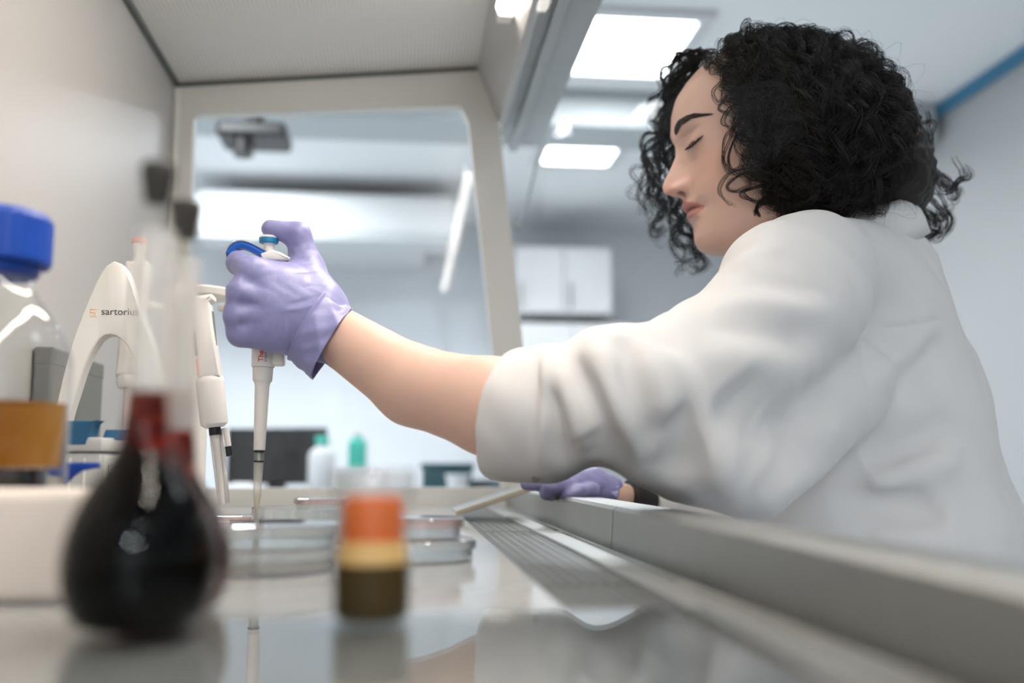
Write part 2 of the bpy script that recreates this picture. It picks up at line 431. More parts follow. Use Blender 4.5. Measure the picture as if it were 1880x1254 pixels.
# dark gaskets along the ceiling's edges
g = MB(); g.tube([(CX0+.004, CY0, ZB-.002), (CX0+.004, CY1-.002, ZB-.002)], .0042, 8); g.tube([(CX0+.003, CY1-.003, ZB-.003), (FXT, CY1-.003, ZF-.003)], .0035, 8)
cab(g, 'ceiling_gasket', M['gasket_or_slot_shade'])
g = MB(); g.tube([(CX0+.005, CY1-.006, 0), (CX0+.005, CY1-.006, ZB-.01)], .006, 8)
cab(g, 'corner_bead', M['frame_white'])
# sloped fascia with the lamp slot
fas = MB(); fas.prism([(FXT, ZF), (FXB, FZB), (FXB+.012, FZB), (FXT+.02, ZF+.01)], CY0, CY1)
cab(fas, 'front_fascia', M['white_panel'])
tb = MB(); tb.tube([(.124, -.15, .678), (.124, 1.27, .678)], .010, 14)
cab(tb, 'lamp_tube', M['tube'])
le = MB(); le.box(.116, .138, 1.27, 1.295, .665, .695, bev=.003)
cab(le, 'lamp_holder', M['white_plastic'])
cab(MB().box(.116, .138, -.175, -.15, .665, .695, bev=.003), 'lamp_holder', M['white_plastic'])
uh = MB(); uh.prism([(.168, .66), (.245, .66), (.245, .80), (.150, .80)], CY0, 1.80, bev=.006); uh.box(.185, .20, CY0, 1.80, .650, .662)
cab(uh, 'upper_housing', M['grey_beam'])
rl = MB(); rl.box(.155, .166, CY0, 1.70, .645, .70, bev=.002)
cab(rl, 'sash_track', M['steel'])

def side_outline():
    return [(CX0, 0.0), (0.222, 0.0), (sash_x(.25), .25), (FXB, FZB), (FXT, ZF), (CX0, ZB)]
def side(yy0, yy1, name):
    """end wall: white frame around a large pane"""
    out = side_outline()
    inn = [(CX0+.032, .030), (0.155, .030), (0.140, .25), (0.098, .640), (0.085, .668), (CX0+.032, .636)]
    mb = MB(); bm = mb.bm
    n = len(out)
    rings = []
    for y in (yy0, yy1):
        rings.append(([bm.verts.new((x, y, z)) for x, z in out], [bm.verts.new((x, y, z)) for x, z in inn]))
    for k, (o_, i_) in enumerate(rings):
        for i in range(n):
            bm.faces.new((o_[i], o_[(i+1) % n], i_[(i+1) % n], i_[i]))
    for i in range(n):
        bm.faces.new((rings[0][0][i], rings[0][0][(i+1) % n], rings[1][0][(i+1) % n], rings[1][0][i]))
        bm.faces.new((rings[0][1][i], rings[0][1][(i+1) % n], rings[1][1][(i+1) % n], rings[1][1][i]))
    fr = cab(mb, name, M['frame_white'])
    ym = (yy0+yy1)/2
    gm = MB(); gm.bm.faces.new([gm.bm.verts.new((x, ym, z)) for x, z in inn])
    cab(gm, 'window_pane', M['pane'], fr)
side(CY1-.001, CY1+.022, 'side_window')
side(CY0-.022, CY0+.001, 'side_window')
# worktop trays
GX0, GX1, LX0 = 0.0725, 0.138, 0.163
cab(MB().box(CX0, GX0, 0.435, CY1, -.025, 0, bev=.0012, seg=2), 'work_tray', M['tray'])
cab(MB().box(CX0, GX0, CY0, 0.4335, -.025, 0, bev=.0012, seg=2), 'work_tray', M['tray'])
# perforated front grilles: strips and rungs around open slots
def grille(x0, x1, y0, y1, nx, pitch, name):
    mb = MB(); z0, z1 = -.0015, -.0010
    fr = .003
    mb.box(x0, x1, y0, y0+fr, z0, z1); mb.box(x0, x1, y1-fr, y1, z0, z1)
    w = (x1-x0)/nx; 
    for k in range(nx+1):
        c = x0+k*w; t = .0009
        mb.box(max(x0, c-t), min(x1, c+t), y0, y1, z0, z1)
    ny = int((y1-y0)/pitch)
    for k in range(1, ny):
        c = y0+k*pitch
        mb.box(x0, x1, c-.0018, c+.0018, z0, z1)
    return cab(mb, name, M['steel'])
for (a, b) in ((CY0, .10), (.10, .55), (.55, 1.0), (1.0, CY1-.005)):
    grille(GX0, GX1-.012, a+.004, b-.004, 7, .0100, 'front_grille')
    grille(GX1+.008, LX0-.006, a+.02, b-.02, 2, .0110, 'slot_grille')
gs = MB(); gs.box(GX0-.0005, LX0, CY0, CY1, -.035, -.030)
cab(gs, 'grille_channel', M['gasket_or_slot_shade'])  # dark colour stands in for the shade below the slots
gr = MB(); gr.box(GX1-.012, GX1+.008, CY0, CY1, -.006, .0015, bev=.0012)
cab(gr, 'grille_rail', M['steel'])
for (a, b) in ((CY0, .7885), (.791, CY1)):
    s_ = MB(); s_.prism([(LX0-.006, -.030), (LX0-.006, -.004), (LX0, -.002), (LX0+.002, .029), (LX0+.006, .0315), (LX0+.045, .0305), (LX0+.062, .018), (LX0+.07, -.05)], a, b)
    cab(s_, 'front_sill', M['steel'])
bs = MB(); bs.box(CX0, LX0+.06, CY0, CY1, -.09, -.040)
cab(bs, 'base_tray', M['steel_dark'])
for (x, y) in ((CX0+.05, CY0+.06), (LX0, CY0+.06), (CX0+.05, CY1-.06), (LX0, CY1-.06)):
    cab(MB().box(x-.03, x+.03, y-.03, y+.03, RZ0, -.09, bev=.004), 'stand_leg', M['grey_beam'])
# sliding sash
sz0, sz1 = .232, .66
sg = MB()
def sash_quad(z0, z1, off, th):
    pts = [(sash_x(z0)+off, z0), (sash_x(z1)+off, z1), (sash_x(z1)+off+th, z1), (sash_x(z0)+off+th, z0)]
    return pts
sm = MB(); sm.bm.faces.new([sm.bm.verts.new(v) for v in ((sash_x(sz0)+.004, CY0, sz0), (sash_x(sz0)+.004, CY1, sz0), (sash_x(sz1)+.004, CY1, sz1), (sash_x(sz1)+.004, CY0, sz1))])
sash = cab(sm, 'sash_glass', M['sash'])

# a thin cable outside the window and a hook
hc = bez([P(1003, 236, 1.9), P(985, 300, 1.9), P(968, 370, 1.9), P(955, 412, 1.88), P(944, 418, 1.87), P(941, 405, 1.86)], 30)
cab(MB().tube(hc, .0022, 8), 'hanging_cable', M['cable'], smooth=True)

# ------------------------------------------------------------------ lettering
def text_mesh(name, body, size, m, parent, Mx, extrude=0.0001, bold=0.0):
    cu = bpy.data.curves.new(name, 'FONT'); cu.body = body; cu.size = size; cu.extrude = extrude; cu.offset = bold
    cu.resolution_u = 3
    to = bpy.data.objects.new(name, cu); COL.objects.link(to)
    dg = bpy.context.evaluated_depsgraph_get(); dg.update()
    me = bpy.data.meshes.new_from_object(to.evaluated_get(dg))
    bpy.data.objects.remove(to)
    me.transform(Mx)
    me.materials.clear()
    return link_mesh(name, me, m, parent, smooth=False)

def bend(o, R):
    """wrap a flat decal lying in the local y = -R plane around a cylinder of radius R"""
    for v in o.data.vertices:
        a = v.co.x/R; r = -v.co.y
        v.co.x = r*math.sin(a); v.co.y = -r*math.cos(a)

# ------------------------------------------------------------------ glassware in the foreground
def flask(px, Y, R, H, zliq, liqm, label, stop_h):
    base = P(px, 1100, Y); base[2] = 0.0024 if Y < .43 else 0.0
    e = empty('volumetric_flask', base, label, 'flask', 'stoppered flasks of dark liquid')
    s = R/0.030; nr = 0.0078
    ctl = [(R*.60, 0.0), (R*.80, .003*s), (R*.95, .012*s), (R, .024*s), (R*.95, .036*s), (R*.78, .049*s), (R*.56, .060*s), (R*.38, .070*s), (nr*1.15, .080*s), (nr, .092*s)]
    prof = [tuple(p) for p in bez([(a, b) for a, b in ctl], 60)] + [(nr, H*.6), (nr, H-.010), (nr*1.25, H-.005), (nr*1.25, H-.001)]
    lo_p = [q for q in prof if q[1] < zliq+.004]; hi_p = [lo_p[-1]]+[q for q in prof if q[1] >= zliq+.004]
    MB().lathe(lo_p, 64, cap1=False).build('glass_body', M['glass_flask'], e, smooth=True)
    md_p = [q for q in hi_p if q[1] < H-.03]+[(nr, H-.024)]; tp_p = [(nr, H-.024)]+[q for q in hi_p if q[1] > H-.0235]
    MB().lathe(md_p, 64, cap0=False, cap1=False).build('neck', M['frosted'], e, smooth=True)
    MB().lathe(tp_p, 64, cap0=False, cap1=False).build('rim', M['glass_flask'], e, smooth=True)
    pr = [(max(.001, r-.0009), z+.0012) for r, z in prof if z < zliq-.001]
    rr = float(np.interp(zliq, [p[1] for p in prof], [p[0] for p in prof]))
    pr.append((rr-.0009, zliq))
    MB().lathe(pr, 64).build('liquid', liqm, e, smooth=True, autosmooth=50)
    MB().lathe([(nr*.60, H-stop_h), (nr*.78, H-.004), (nr*.85, H-.0005), (nr*.85, H+.002), (nr*.7, H+.003)], 32).build('stopper', M['rubber'], e, smooth=True, autosmooth=50)
    return e
flask(255, .393, .0290, .176, .0895, M['red_liquid'], 'pear-shaped glass flask of black-red liquid with dark stopper, front of the two', .013)
flask(312, .456, .0258, .180, .0965, M['red_liquid'], 'pear-shaped glass flask of dark liquid standing half hidden behind the front flask', .014)

v0 = P(682, 1100, .41); v0[2] = .0024
gsh = empty('glass_sheet', (-.10, .06, .0003), 'clear glass sheet lying flat on the worktop under the front flask and vial', 'glass sheet')
MB().box(-.255, .232, -.36, .374, 0, .0020, bev=.0004).build('sheet', M['sheet_glass'], gsh)
vi = empty('vial', v0, 'small glass vial of dark olive liquid with an orange band below its clear rim', 'vial')
MB().lathe([(.0135, 0), (.0152, .0012), (.0157, .004), (.0157, .044), (.0146, .047), (.0146, .050), (.0163, .052), (.0163, .0585)], 48, cap1=False).build('glass_body', M['vial_glass'], vi, smooth=True, autosmooth=40)
MB().lathe([(.0150, .0478), (.0167, .0482), (.0169, .0500), (.0169, .0590), (.0163, .0598), (.002, .0598)], 48, cap0=False).build('clear_cap', M['dish'], vi, smooth=True, autosmooth=40)
MB().lathe([(.0130, .001), (.0148, .003), (.0149, .0215), (.0149, .0225)], 48).build('liquid', M['olive_liquid'], vi, smooth=True, autosmooth=50)
MB().lathe([(.0142, .0226), (.0138, .027), (.0134, .0312)], 48).build('cream_layer', M['cream'], vi, smooth=True, autosmooth=50)
MB().lathe([(.0118, .0313), (.0124, .034), (.0122, .046), (.0112, .0485), (.0085, .0492)], 48).build('orange_plug', M['orange_lid'], vi, smooth=True, autosmooth=50)

b0 = P(-42, 1000, .590); b0[2] = 0
bo = empty('media_bottle', b0, 'clear glass bottle half full of amber liquid with a blue screw cap', 'bottle')
MB().lathe([(.038, 0), (.042, .002), (.044, .007), (.044, .122), (.0425, .130), (.036, .144), (.0255, .158), (.0205, .165), (.0195, .172), (.0195, .186), (.021, .188)], 64, cap1=False).build('glass_body', M['glass'], bo, smooth=True)
MB().lathe([(.0415, .0625), (.0425, .064), (.0425, .0985)], 64).build('amber_liquid', M['amber_liquid'], bo, smooth=True, autosmooth=50)
MB().lathe([(.030, .003), (.034, .006), (.034, .062)], 64).build('dark_sediment', M['dark_liquid'], bo, smooth=True, autosmooth=50)
cp = MB(); n_ = 96
rings = []
for z, dr in ((.178, 0), (.180, .0006), (.204, .0006), (.2075, -.0015), (.2085, -.004)):
    rings.append([cp.bm.verts.new(((.0285+dr+(.0005 if (i % 3 == 0 and dr > 0) else 0))*math.cos(2*math.pi*i/n_), (.0285+dr+(.0005 if (i % 3 == 0 and dr > 0) else 0))*math.sin(2*math.pi*i/n_), z)) for i in range(n_)])
for a, b in zip(rings[:-1], rings[1:]):
    for i in range(n_): cp.bm.faces.new((a[i], a[(i+1) % n_], b[(i+1) % n_], b[i]))
cp.bm.faces.new(list(reversed(rings[0]))); cp.bm.faces.new(rings[-1])
cp.build('screw_cap', M['blue_cap'], bo)
MB().lathe([(.0215, .171), (.0235, .173), (.0235, .178)], 48).build('pouring_ring', M['blue_cap'], bo, smooth=True, autosmooth=40)

bl = empty('foam_block', (-.245, .512, 0), 'low pale beige block in front of the blue capped bottle', 'block')
MB().box(-.118, .115, -.021, .022, 0, .0525, bev=.006, seg=3).build('body', M['pale_block'], bl, smooth=True, autosmooth=40)

# ------------------------------------------------------------------ tip box, tube, stand
tbx = P(178, 950, .80); tbx[2] = 0
an = math.radians(20)
tip = empty('tip_box', tbx, 'translucent pipette tip box with blue latches and a printed white end', 'tip box', rz=0)
A_ = Vector((-math.cos(an), math.sin(an), 0)); B_ = Vector((math.sin(an), math.cos(an), 0))
TM = Matrix((( A_.x, B_.x, 0, 0), (A_.y, B_.y, 0, 0), (0, 0, 1, 0), (0, 0, 0, 1)))
LA, LB = .088, .066
MB().box(.0, LA, 0, LB, 0, .074, bev=.003, M=TM).build('body', M['box_clear'], tip, smooth=True, autosmooth=40)
lid = MB().box(-.002, LA+.002, -.002, LB+.002, .0745, .0855, bev=.0025, M=TM).build('lid', M['box_clear'], tip, smooth=True, autosmooth=40)
rb = MB()
for k in range(6): rb.box(.012+k*.013, .0135+k*.013, -.0012, 0, .006, .070, M=TM)
rb.build('ribs', M['white_plastic'], tip)
MB().box(-.0012, 0, .004, LB-.004, .006, .072, bev=.0004, M=TM).build('label', M['label_white'], tip)
lb = MB()
def stroke(y0, y1, z0, z1): lb.box(-.0015, -.0011, y0, y1, z0, z1, M=TM)
stroke(.008, .050, .0640, .0645); stroke(.008, .0085, .036, .0645); stroke(.011, .0115, .056, .062)
stroke(.011, .022, .0555, .0562); stroke(.014, .024, .0585, .0592)
for k in range(3): stroke(.027, .036-.003*k, .050-.005*k, .0508-.005*k)
stroke(.011, .025, .0495, .0501); stroke(.044, .0455, .040, .056); stroke(.050, .0515, .040, .056); stroke(.044, .0515, .0395, .041); stroke(.044, .0515, .055, .0565)
for k in range(4): stroke(.028+.005*k, .030+.005*k, .0415, .0440)
lb.build('label_print', M['text_dark'], tip)
def latch(x0, x1, y0, y1, zt):
    mb = MB(); mb.prism([(x0, .080), (x0, zt-.003), (x0+.003, zt), (x1-.008, zt), (x1-.004, zt-.003), (x1, .080)], y0, y1, bev=.0012, M=TM)
    o = mb.build('latch', M['blue_latch'], tip, smooth=True, autosmooth=40)
    gm = MB()
    for k in range(5): gm.box(x0+.012, x0+.030, y0-.0006, y0+.001, .084+k*.0026, .0848+k*.0026, M=TM)
    gm.build('grip_ribs', M['blue_plastic'], o)
latch(.055, .012, -.003, .010, .0985)
mb = MB(); mb.prism([(.014, .084), (.018, .092), (.040, .093), (.046, .084)], -.003, .010, bev=.0012, M=TM @ Matrix.Rotation(math.radians(90), 4, 'Z') @ Matrix.Scale(-1, 4, (0, 1, 0)))
mb.build('latch', M['blue_latch'], tip, smooth=True, autosmooth=40)

t0 = P(98, 950, .72); t0[2] = 0
tu = empty('dropper_tube', t0, 'slim clear tube with a pointed dark blue clip beside the tip box', 'tube')
MB().lathe([(.0045, 0), (.0052, .002), (.0052, .060), (.0045, .072), (.0030, .078)], 24).build('tube', M['tip'], tu, smooth=True, autosmooth=50)
ck = MB(); ck.prism([(-.007, .062), (.006, .0655), (.018, .066), (.0295, .066), (.0300, .0625), (.018, .0600), (.013, .0560), (.0075, .0500), (.006, .0560), (-.006, .0575)], -.0065, -.0005, bev=.0012)
ck.build('clip', M['blue_cap'], tu, smooth=True, autosmooth=40)

SY = .950
st0 = P(208, 980, SY); st0[2] = 0
sd = empty('pipette_stand', st0, 'white arched pipette stand with lettering standing at the back of the cabinet', 'pipette stand')
outer = [(62, 962), (97, 785), (130, 645), (160, 562), (178, 521), (194, 492), (211, 480), (228, 489), (240, 512), (256, 562), (286, 645), (318, 785), (352, 962)]
inner = [(324, 962), (288, 785), (263, 695), (243, 650), (224, 624), (202, 615), (182, 627), (160, 668), (141, 725), (124, 785), (90, 962)]
def topt(q):
    p = P(q[0], q[1], SY); return (p[0]-st0[0], max(0.0, p[2]))
oo = [topt(q) for q in bez(outer, 60)]; ii = [topt(q) for q in bez(inner, 50)]
# loft quads between the outer and inner outlines so the arch stays clean
def arch(y0, y1):
    n = 70
    def res(pts):
        pts = np.array(pts); d = np.r_[0, np.cumsum(np.hypot(*np.diff(pts, axis=0).T))]
        t = np.linspace(0, d[-1], n); return np.c_[np.interp(t, d, pts[:, 0]), np.interp(t, d, pts[:, 1])]
    a = res(oo); b = res(ii[::-1])
    mb = MB(); bm = mb.bm
    bv = .003
    lay = []
    for (y, ins) in ((y0, bv), (y0+bv*.3, bv*.3), (y0+bv, 0), (y1-bv, 0), (y1, bv)):
        d = a-b; L = np.linalg.norm(d, axis=1, keepdims=True); u = d/L
        lay.append(([bm.verts.new((p[0], y, p[1])) for p in a-u*ins], [bm.verts.new((p[0], y, p[1])) for p in b+u*ins]))
    for k in range(len(lay)-1):
        for i in range(n-1):
            bm.faces.new((lay[k][0][i], lay[k][0][i+1], lay[k+1][0][i+1], lay[k+1][0][i]))
            bm.faces.new((lay[k][1][i], lay[k+1][1][i], lay[k+1][1][i+1], lay[k][1][i+1]))
    for k in (0, -1):
        for i in range(n-1):
            bm.faces.new((lay[k][0][i], lay[k][1][i], lay[k][1][i+1], lay[k][0][i+1]))
    for k in range(len(lay)-1):
        for i in (0, n-1):
            bm.faces.new((lay[k][0][i], lay[k+1][0][i], lay[k+1][1][i], lay[k][1][i]))
    return mb
arch(-.004, .016).build('arch_front', M['white_plastic'], sd, smooth=True, autosmooth=35)
pk = P(188, 579, SY)
text_mesh('lettering', 'sartorius', .0094, M['text_dark'], sd,
          Matrix.Translation((pk[0]-st0[0], -.0042, pk[2])) @ Matrix.Rotation(math.pi/2, 4, 'X'))
pe = P(174, 575, SY)
em = MB()
for (x0, x1, z0, z1) in ((-.0030, .0020, .0026, .0032), (-.0030, -.0024, .0000, .0032), (-.0030, .0020, -.0003, .0003), (.0014, .0020, -.0030, .0003), (-.0030, .0020, -.0036, -.0030), (.0030, .0036, -.0036, -.0030), (.0026, .0032, .0026, .0032)):
    em.box(pe[0]-st0[0]+x0, pe[0]-st0[0]+x1, -.0043, -.0039, pe[2]+z0, pe[2]+z1)
em.build('emblem', M['text_orange'], sd)
HX = .045
MB().lathe([(.075, 0), (.075, .006), (.070, .009), (.012, .011), (.012, .235), (.034, .240), (.036, .246), (.030, .249)], 48, M=Matrix.Translation((HX, .115, 0))).build('column', M['white_plastic'], sd, smooth=True, autosmooth=40)
for a in (-.6, .5, 1.9, -2.6):
    MB().box(.030, .062, -.006, .006, .222, .230, bev=.002, M=Matrix.Translation((HX, .115, 0)) @ Matrix.Rotation(a, 4, 'Z')).build('holder_arm', M['white_plastic'], sd, smooth=True, autosmooth=40)

gp = empty('storage_box', (-.3705, 1.15, 0), 'flat grey box standing against the back panel behind the arched stand', 'box')
MB().box(-.0115, .008, -.085, .09, 0, .176, bev=.003).build('body', M['grey_panel'], gp)
MB().box(-.012, .0085, -.0855, .0905, .166, .186, bev=.003).build('lid', M['grey_panel'], gp)

def frame_from(top, bot, origin):
    z = (Vector(top)-Vector(bot)).normalized(); y = Vector((0, 1, 0)); y = (y - z*y.dot(z)).normalized(); x = y.cross(z)
    Rm = Matrix((x, y, z)).transposed().to_4x4()
    return Rm.to_euler()

# pipette hanging on the right of the stand
pt_, pb_ = P(368, 540, 1.00), P(409, 926, 1.00)
L = float(np.linalg.norm(pt_-pb_))
p2 = empty('micropipette', pb_, 'white pipette with a black ring hanging beside the flask necks', 'pipette', rot=frame_from(pt_, pb_, pb_))
k_ = L/386.0
def zy(y): return (926-y)*k_
MB().lathe([(.0018, 0), (.0026, zy(912)), (.0038, zy(805)), (.0052, zy(800)), (.0052, zy(787)), (.0045, zy(785))], 24).build('shaft', M['pip_shaft'], p2, smooth=True, autosmooth=40)
MB().lathe([(.0056, zy(801)), (.0058, zy(799)), (.0058, zy(788)), (.0056, zy(786))], 24).build('black_ring', M['black'], p2, smooth=True, autosmooth=40)
MB().lathe([(.0090, zy(787)), (.0128, zy(781)), (.0132, zy(775)), (.0138, zy(705)), (.0132, zy(698)), (.0110, zy(694))], 40).build('collar', M['pip_white'], p2, smooth=True, autosmooth=40)
bd = MB(); bd.prism([(-.0100, zy(697)), (-.0082, zy(600)), (-.0075, zy(552)), (-.0060, zy(545)), (.0120, zy(545)), (.0135, zy(549)), (.0132, zy(556)), (.0095, zy(560)), (.0098, zy(600)), (.0118, zy(697))], -.011, .011, bev=.004)
bd.build('handle', M['pip_white'], p2, smooth=True, autosmooth=40)
MB().box(-.0098, -.0070, -.0118, -.006, zy(655), zy(610), bev=.0008).build('display', M['grey_panel'], p2)
MB().box(-.0095, -.0075, -.0113, -.006, zy(690), zy(660), bev=.0006).build('marking', M['coral'], p2)
MB().box(.0096, .0106, -.004, .004, zy(640), zy(575), bev=.0008).build('side_slot', M['grey_panel'], p2)
MB().tube([(.0105, 0, zy(790)), (.0108, 0, zy(815)), (.0112, 0, zy(838))], .0030, 12).build('ejector_rod', M['pip_white'], p2, smooth=True, autosmooth=40)
MB().tube([(.0110, 0, zy(824)), (.0113, 0, zy(842))], .0034, 12).build('rod_tip', M['black'], p2, smooth=True, autosmooth=40)
MB().tube([(-.0045, .004, zy(790)), (-.0030, .003, zy(925))], .0021, 10).build('ejector_sleeve', M['pip_white'], p2, smooth=True)
MB().tube([(.0052, .004, zy(790)), (.0042, .003, zy(925))], .0021, 10).build('ejector_sleeve', M['pip_white'], p2, smooth=True)

# pipette with the coral button behind the stand
pt_, pb_ = P(257, 437, 1.03), P(224, 900, 1.00)
L = float(np.linalg.norm(pt_-pb_)); k_ = L/464.0
p3 = empty('micropipette', pb_, 'white pipette with a coral push button hanging behind the arched stand', 'pipette', rot=frame_from(pt_, pb_, pb_))
def zq(y): return (900-y)*k_
MB().lathe([(.0068, zq(449)), (.0076, zq(447)), (.0076, zq(441)), (.0066, zq(438)), (.0040, zq(437))], 32).build('button', M['coral'], p3, smooth=True, autosmooth=40)
MB().lathe([(.0048, zq(500)), (.0054, zq(470)), (.0064, zq(448.5))], 32).build('plunger', M['pip_white'], p3, smooth=True, autosmooth=40)
MB().prism([(-.012, zq(700)), (-.011, zq(600)), (-.0105, zq(492)), (-.009, zq(486)), (.011, zq(486)), (.013, zq(492)), (.0105, zq(520)), (.0105, zq(600)), (.012, zq(700))], -.012, .012, bev=.004).build('handle', M['pip_white'], p3, smooth=True, autosmooth=40)
MB().lathe([(.010, zq(720)), (.0125, zq(712)), (.0125, zq(698))], 32).build('collar', M['pip_white'], p3, smooth=True, autosmooth=40)
MB().lathe([(.0018, 0), (.0025, zq(870)), (.0045, zq(760)), (.0050, zq(718))], 24).build('shaft', M['pip_shaft'], p3, smooth=True, autosmooth=40)
MB().tube([(.009, -.003, zq(715)), (.006, -.003, zq(850))], .0018, 10).build('ejector_rod', M['wood_edge'], p3, smooth=True)

# ------------------------------------------------------------------ petri dishes
def petri(px, Y, D, z, label, lid=True, pink=False, h=.0135, agar=False):
    p = P(px, 950, Y); p[2] = z
    e = empty('petri_dish', p, label, 'petri dish', 'petri dishes on the worktop')
    r = D/2; t = .0011
    hh = h-(.0015 if lid else 0)
    MB().lathe([(r-.003, 0), (r-.0015, .0004), (r-.0012, hh), (r-.0012-t, hh), (r-.0014-t, .0014), (.001, .0014)], 64, cap0=True).build('dish', M['dish'], e, smooth=True, autosmooth=40)
    if lid:
        MB().lathe([(.001, h-.0012), (r-.0005, h-.0010), (r-.0002, h-.006), (r+.0010, h-.006), (r+.0012, h-.0004), (r+.0004, h), (.001, h)], 64, cap0=False, cap1=False).build('lid', M['pink_rim'] if pink else M['dish'], e, smooth=True, autosmooth=40)
    if agar:
        MB().lathe([(r-.004, .0016), (r-.0028, .0018), (r-.0028, .0045)], 64).build('agar', M['agar'], e, smooth=True, autosmooth=40)
    return e
petri(488, .640, .088, .0005, 'lower petri dish of the stack right of the dark flasks', agar=True)
petri(490, .640, .088, .0145, 'upper petri dish of the stack right of the dark flasks', lid=True)
petri(555, .890, .090, .0005, 'lower pink rimmed petri dish under the pipette tip', pink=True)
petri(557, .890, .090, .0145, 'open petri dish with the pipette tip dipping into it', lid=False)
petri(752, .700, .090, .0005, 'wide petri dish at the steel grille, bottom of its stack')
petri(770, .705, .060, .0145, 'small pink rimmed petri dish topping the stack at the steel grille', pink=True)
petri(592, 1.150, .060, .0005, 'lower small petri dish in the far stack before the side window')
petri(590, 1.150, .060, .0145, 'upper small pink petri dish in the far stack before the side window', pink=True)
petri(432, 1.050, .055, .0005, 'small petri dish just left of the pipette tip, farther back', pink=True)
# pale plate leaning from the tray onto the sill
pa, pb2 = P(838, 944, 1.20), P(978, 897, 1.20)
ang = math.atan2(pb2[2]-pa[2], pb2[0]-pa[0]); w_ = float(np.hypot(pb2[2]-pa[2], pb2[0]-pa[0]))
pl = empty('tray_lid', pa, 'thin pale tray lid leaning on the steel sill under the gloved resting hand', 'lid', rot=(0, -ang, 0))
MB().box(0, w_, -.005, .10, 0, .0035, bev=.001).build('plate', M['steel_dark'], pl)
MB().box(-.001, w_+.001, -.009, -.004, -.002, .0045, bev=.001).build('rim', M['wood_edge'], pl)

# ------------------------------------------------------------------ the pipette in the hand
PY = .880
T_, B_top = P(470, 957, PY), P(494, 433, PY)
L = float(np.linalg.norm(B_top-T_)); kk = L/524.0
def zp(y): return (957-y)*kk
hp = empty('micropipette', T_, 'white pipette with blue finger rest held upright in the purple glove', 'pipette', rot=frame_from(B_top, T_, T_))
tp = MB().lathe([(.0008, 0), (.0012, zp(948)), (.0032, zp(912)), (.0037, zp(880)), (.0041, zp(853)), (.0044, zp(851))], 32, cap1=False).build('tip', M['tip'], hp, smooth=True)
MB().lathe([(.0005, .0006), (.0009, zp(948)), (.0029, zp(912)), (.0028, zp(911))], 32).build('sample', M['tip_liquid'], tp, smooth=True, autosmooth=50)
MB().lathe([(.0040, zp(852)), (.0045, zp(851)), (.0045, zp(848)), (.0042, zp(847)), (.0042, zp(835)), (.0047, zp(834)), (.0049, zp(831)), (.0046, zp(830))], 32).build('tip_cone', M['steel_dark'], hp, smooth=True, autosmooth=40)
MB().lathe([(.0044, zp(852)), (.0048, zp(851.5)), (.0048, zp(849)), (.0044, zp(848.5))], 32).build('seal_ring', M['black'], hp, smooth=True, autosmooth=40)
MB().lathe([(.0046, zp(834.5)), (.0050, zp(834)), (.0050, zp(830.5)), (.0046, zp(830))], 32).build('seal_ring', M['black'], hp, smooth=True, autosmooth=40)
MB().lathe([(.0047, zp(830)), (.0049, zp(829)), (.0062, zp(716)), (.0066, zp(709)), (.0082, zp(703))], 40).build('shaft', M['pip_shaft'], hp, smooth=True, autosmooth=50)
MB().lathe([(.0078, zp(705)), (.0084, zp(703)), (.0088, zp(680)), (.0080, zp(678.5))], 40).build('collar', M['pip_shaft'], hp, smooth=True, autosmooth=40)
bd = MB(); bd.lathe([(.0096, zp(679)), (.0100, zp(677)), (.0102, zp(645)), (.0108, zp(600)), (.0112, zp(540)), (.0112, zp(492)), (.0098, zp(486)), (.0060, zp(484))], 40)
bd.build('handle', M['pip_white'], hp, smooth=True, autosmooth=40)
ej = MB(); ej.box(.008, .0185, -.0075, .0075, zp(676), zp(600), bev=.0025, seg=3)
ej.build('ejector', M['pip_white'], hp, smooth=True, autosmooth=40)
# the sloping shoulder on top of the handle
sh = MB(); sh.prism([(-.004, zp(482)), (-.006, zp(470)), (.004, zp(462)), (.012, zp(466)), (.021, zp(477)), (.020, zp(482))], -.008, .008, bev=.002)
sh.build('shoulder', M['pip_white'], hp, smooth=True, autosmooth=40)
MB().lathe([(.0050, zp(468)), (.0046, zp(452)), (.0052, zp(447))], 24, M=Matrix.Translation((.0005, 0, 0))).build('plunger', M['pip_white'], hp, smooth=True, autosmooth=40)
MB().lathe([(.0070, zp(448)), (.0082, zp(447)), (.0086, zp(440)), (.0084, zp(438.5))], 40).build('button_band', M['blue_band'], hp, smooth=True, autosmooth=40)
MB().lathe([(.0084, zp(438.6)), (.0086, zp(437)), (.0072, zp(434)), (.004, zp(433))], 40).build('button', M['pip_white'], hp, smooth=True, autosmooth=40)
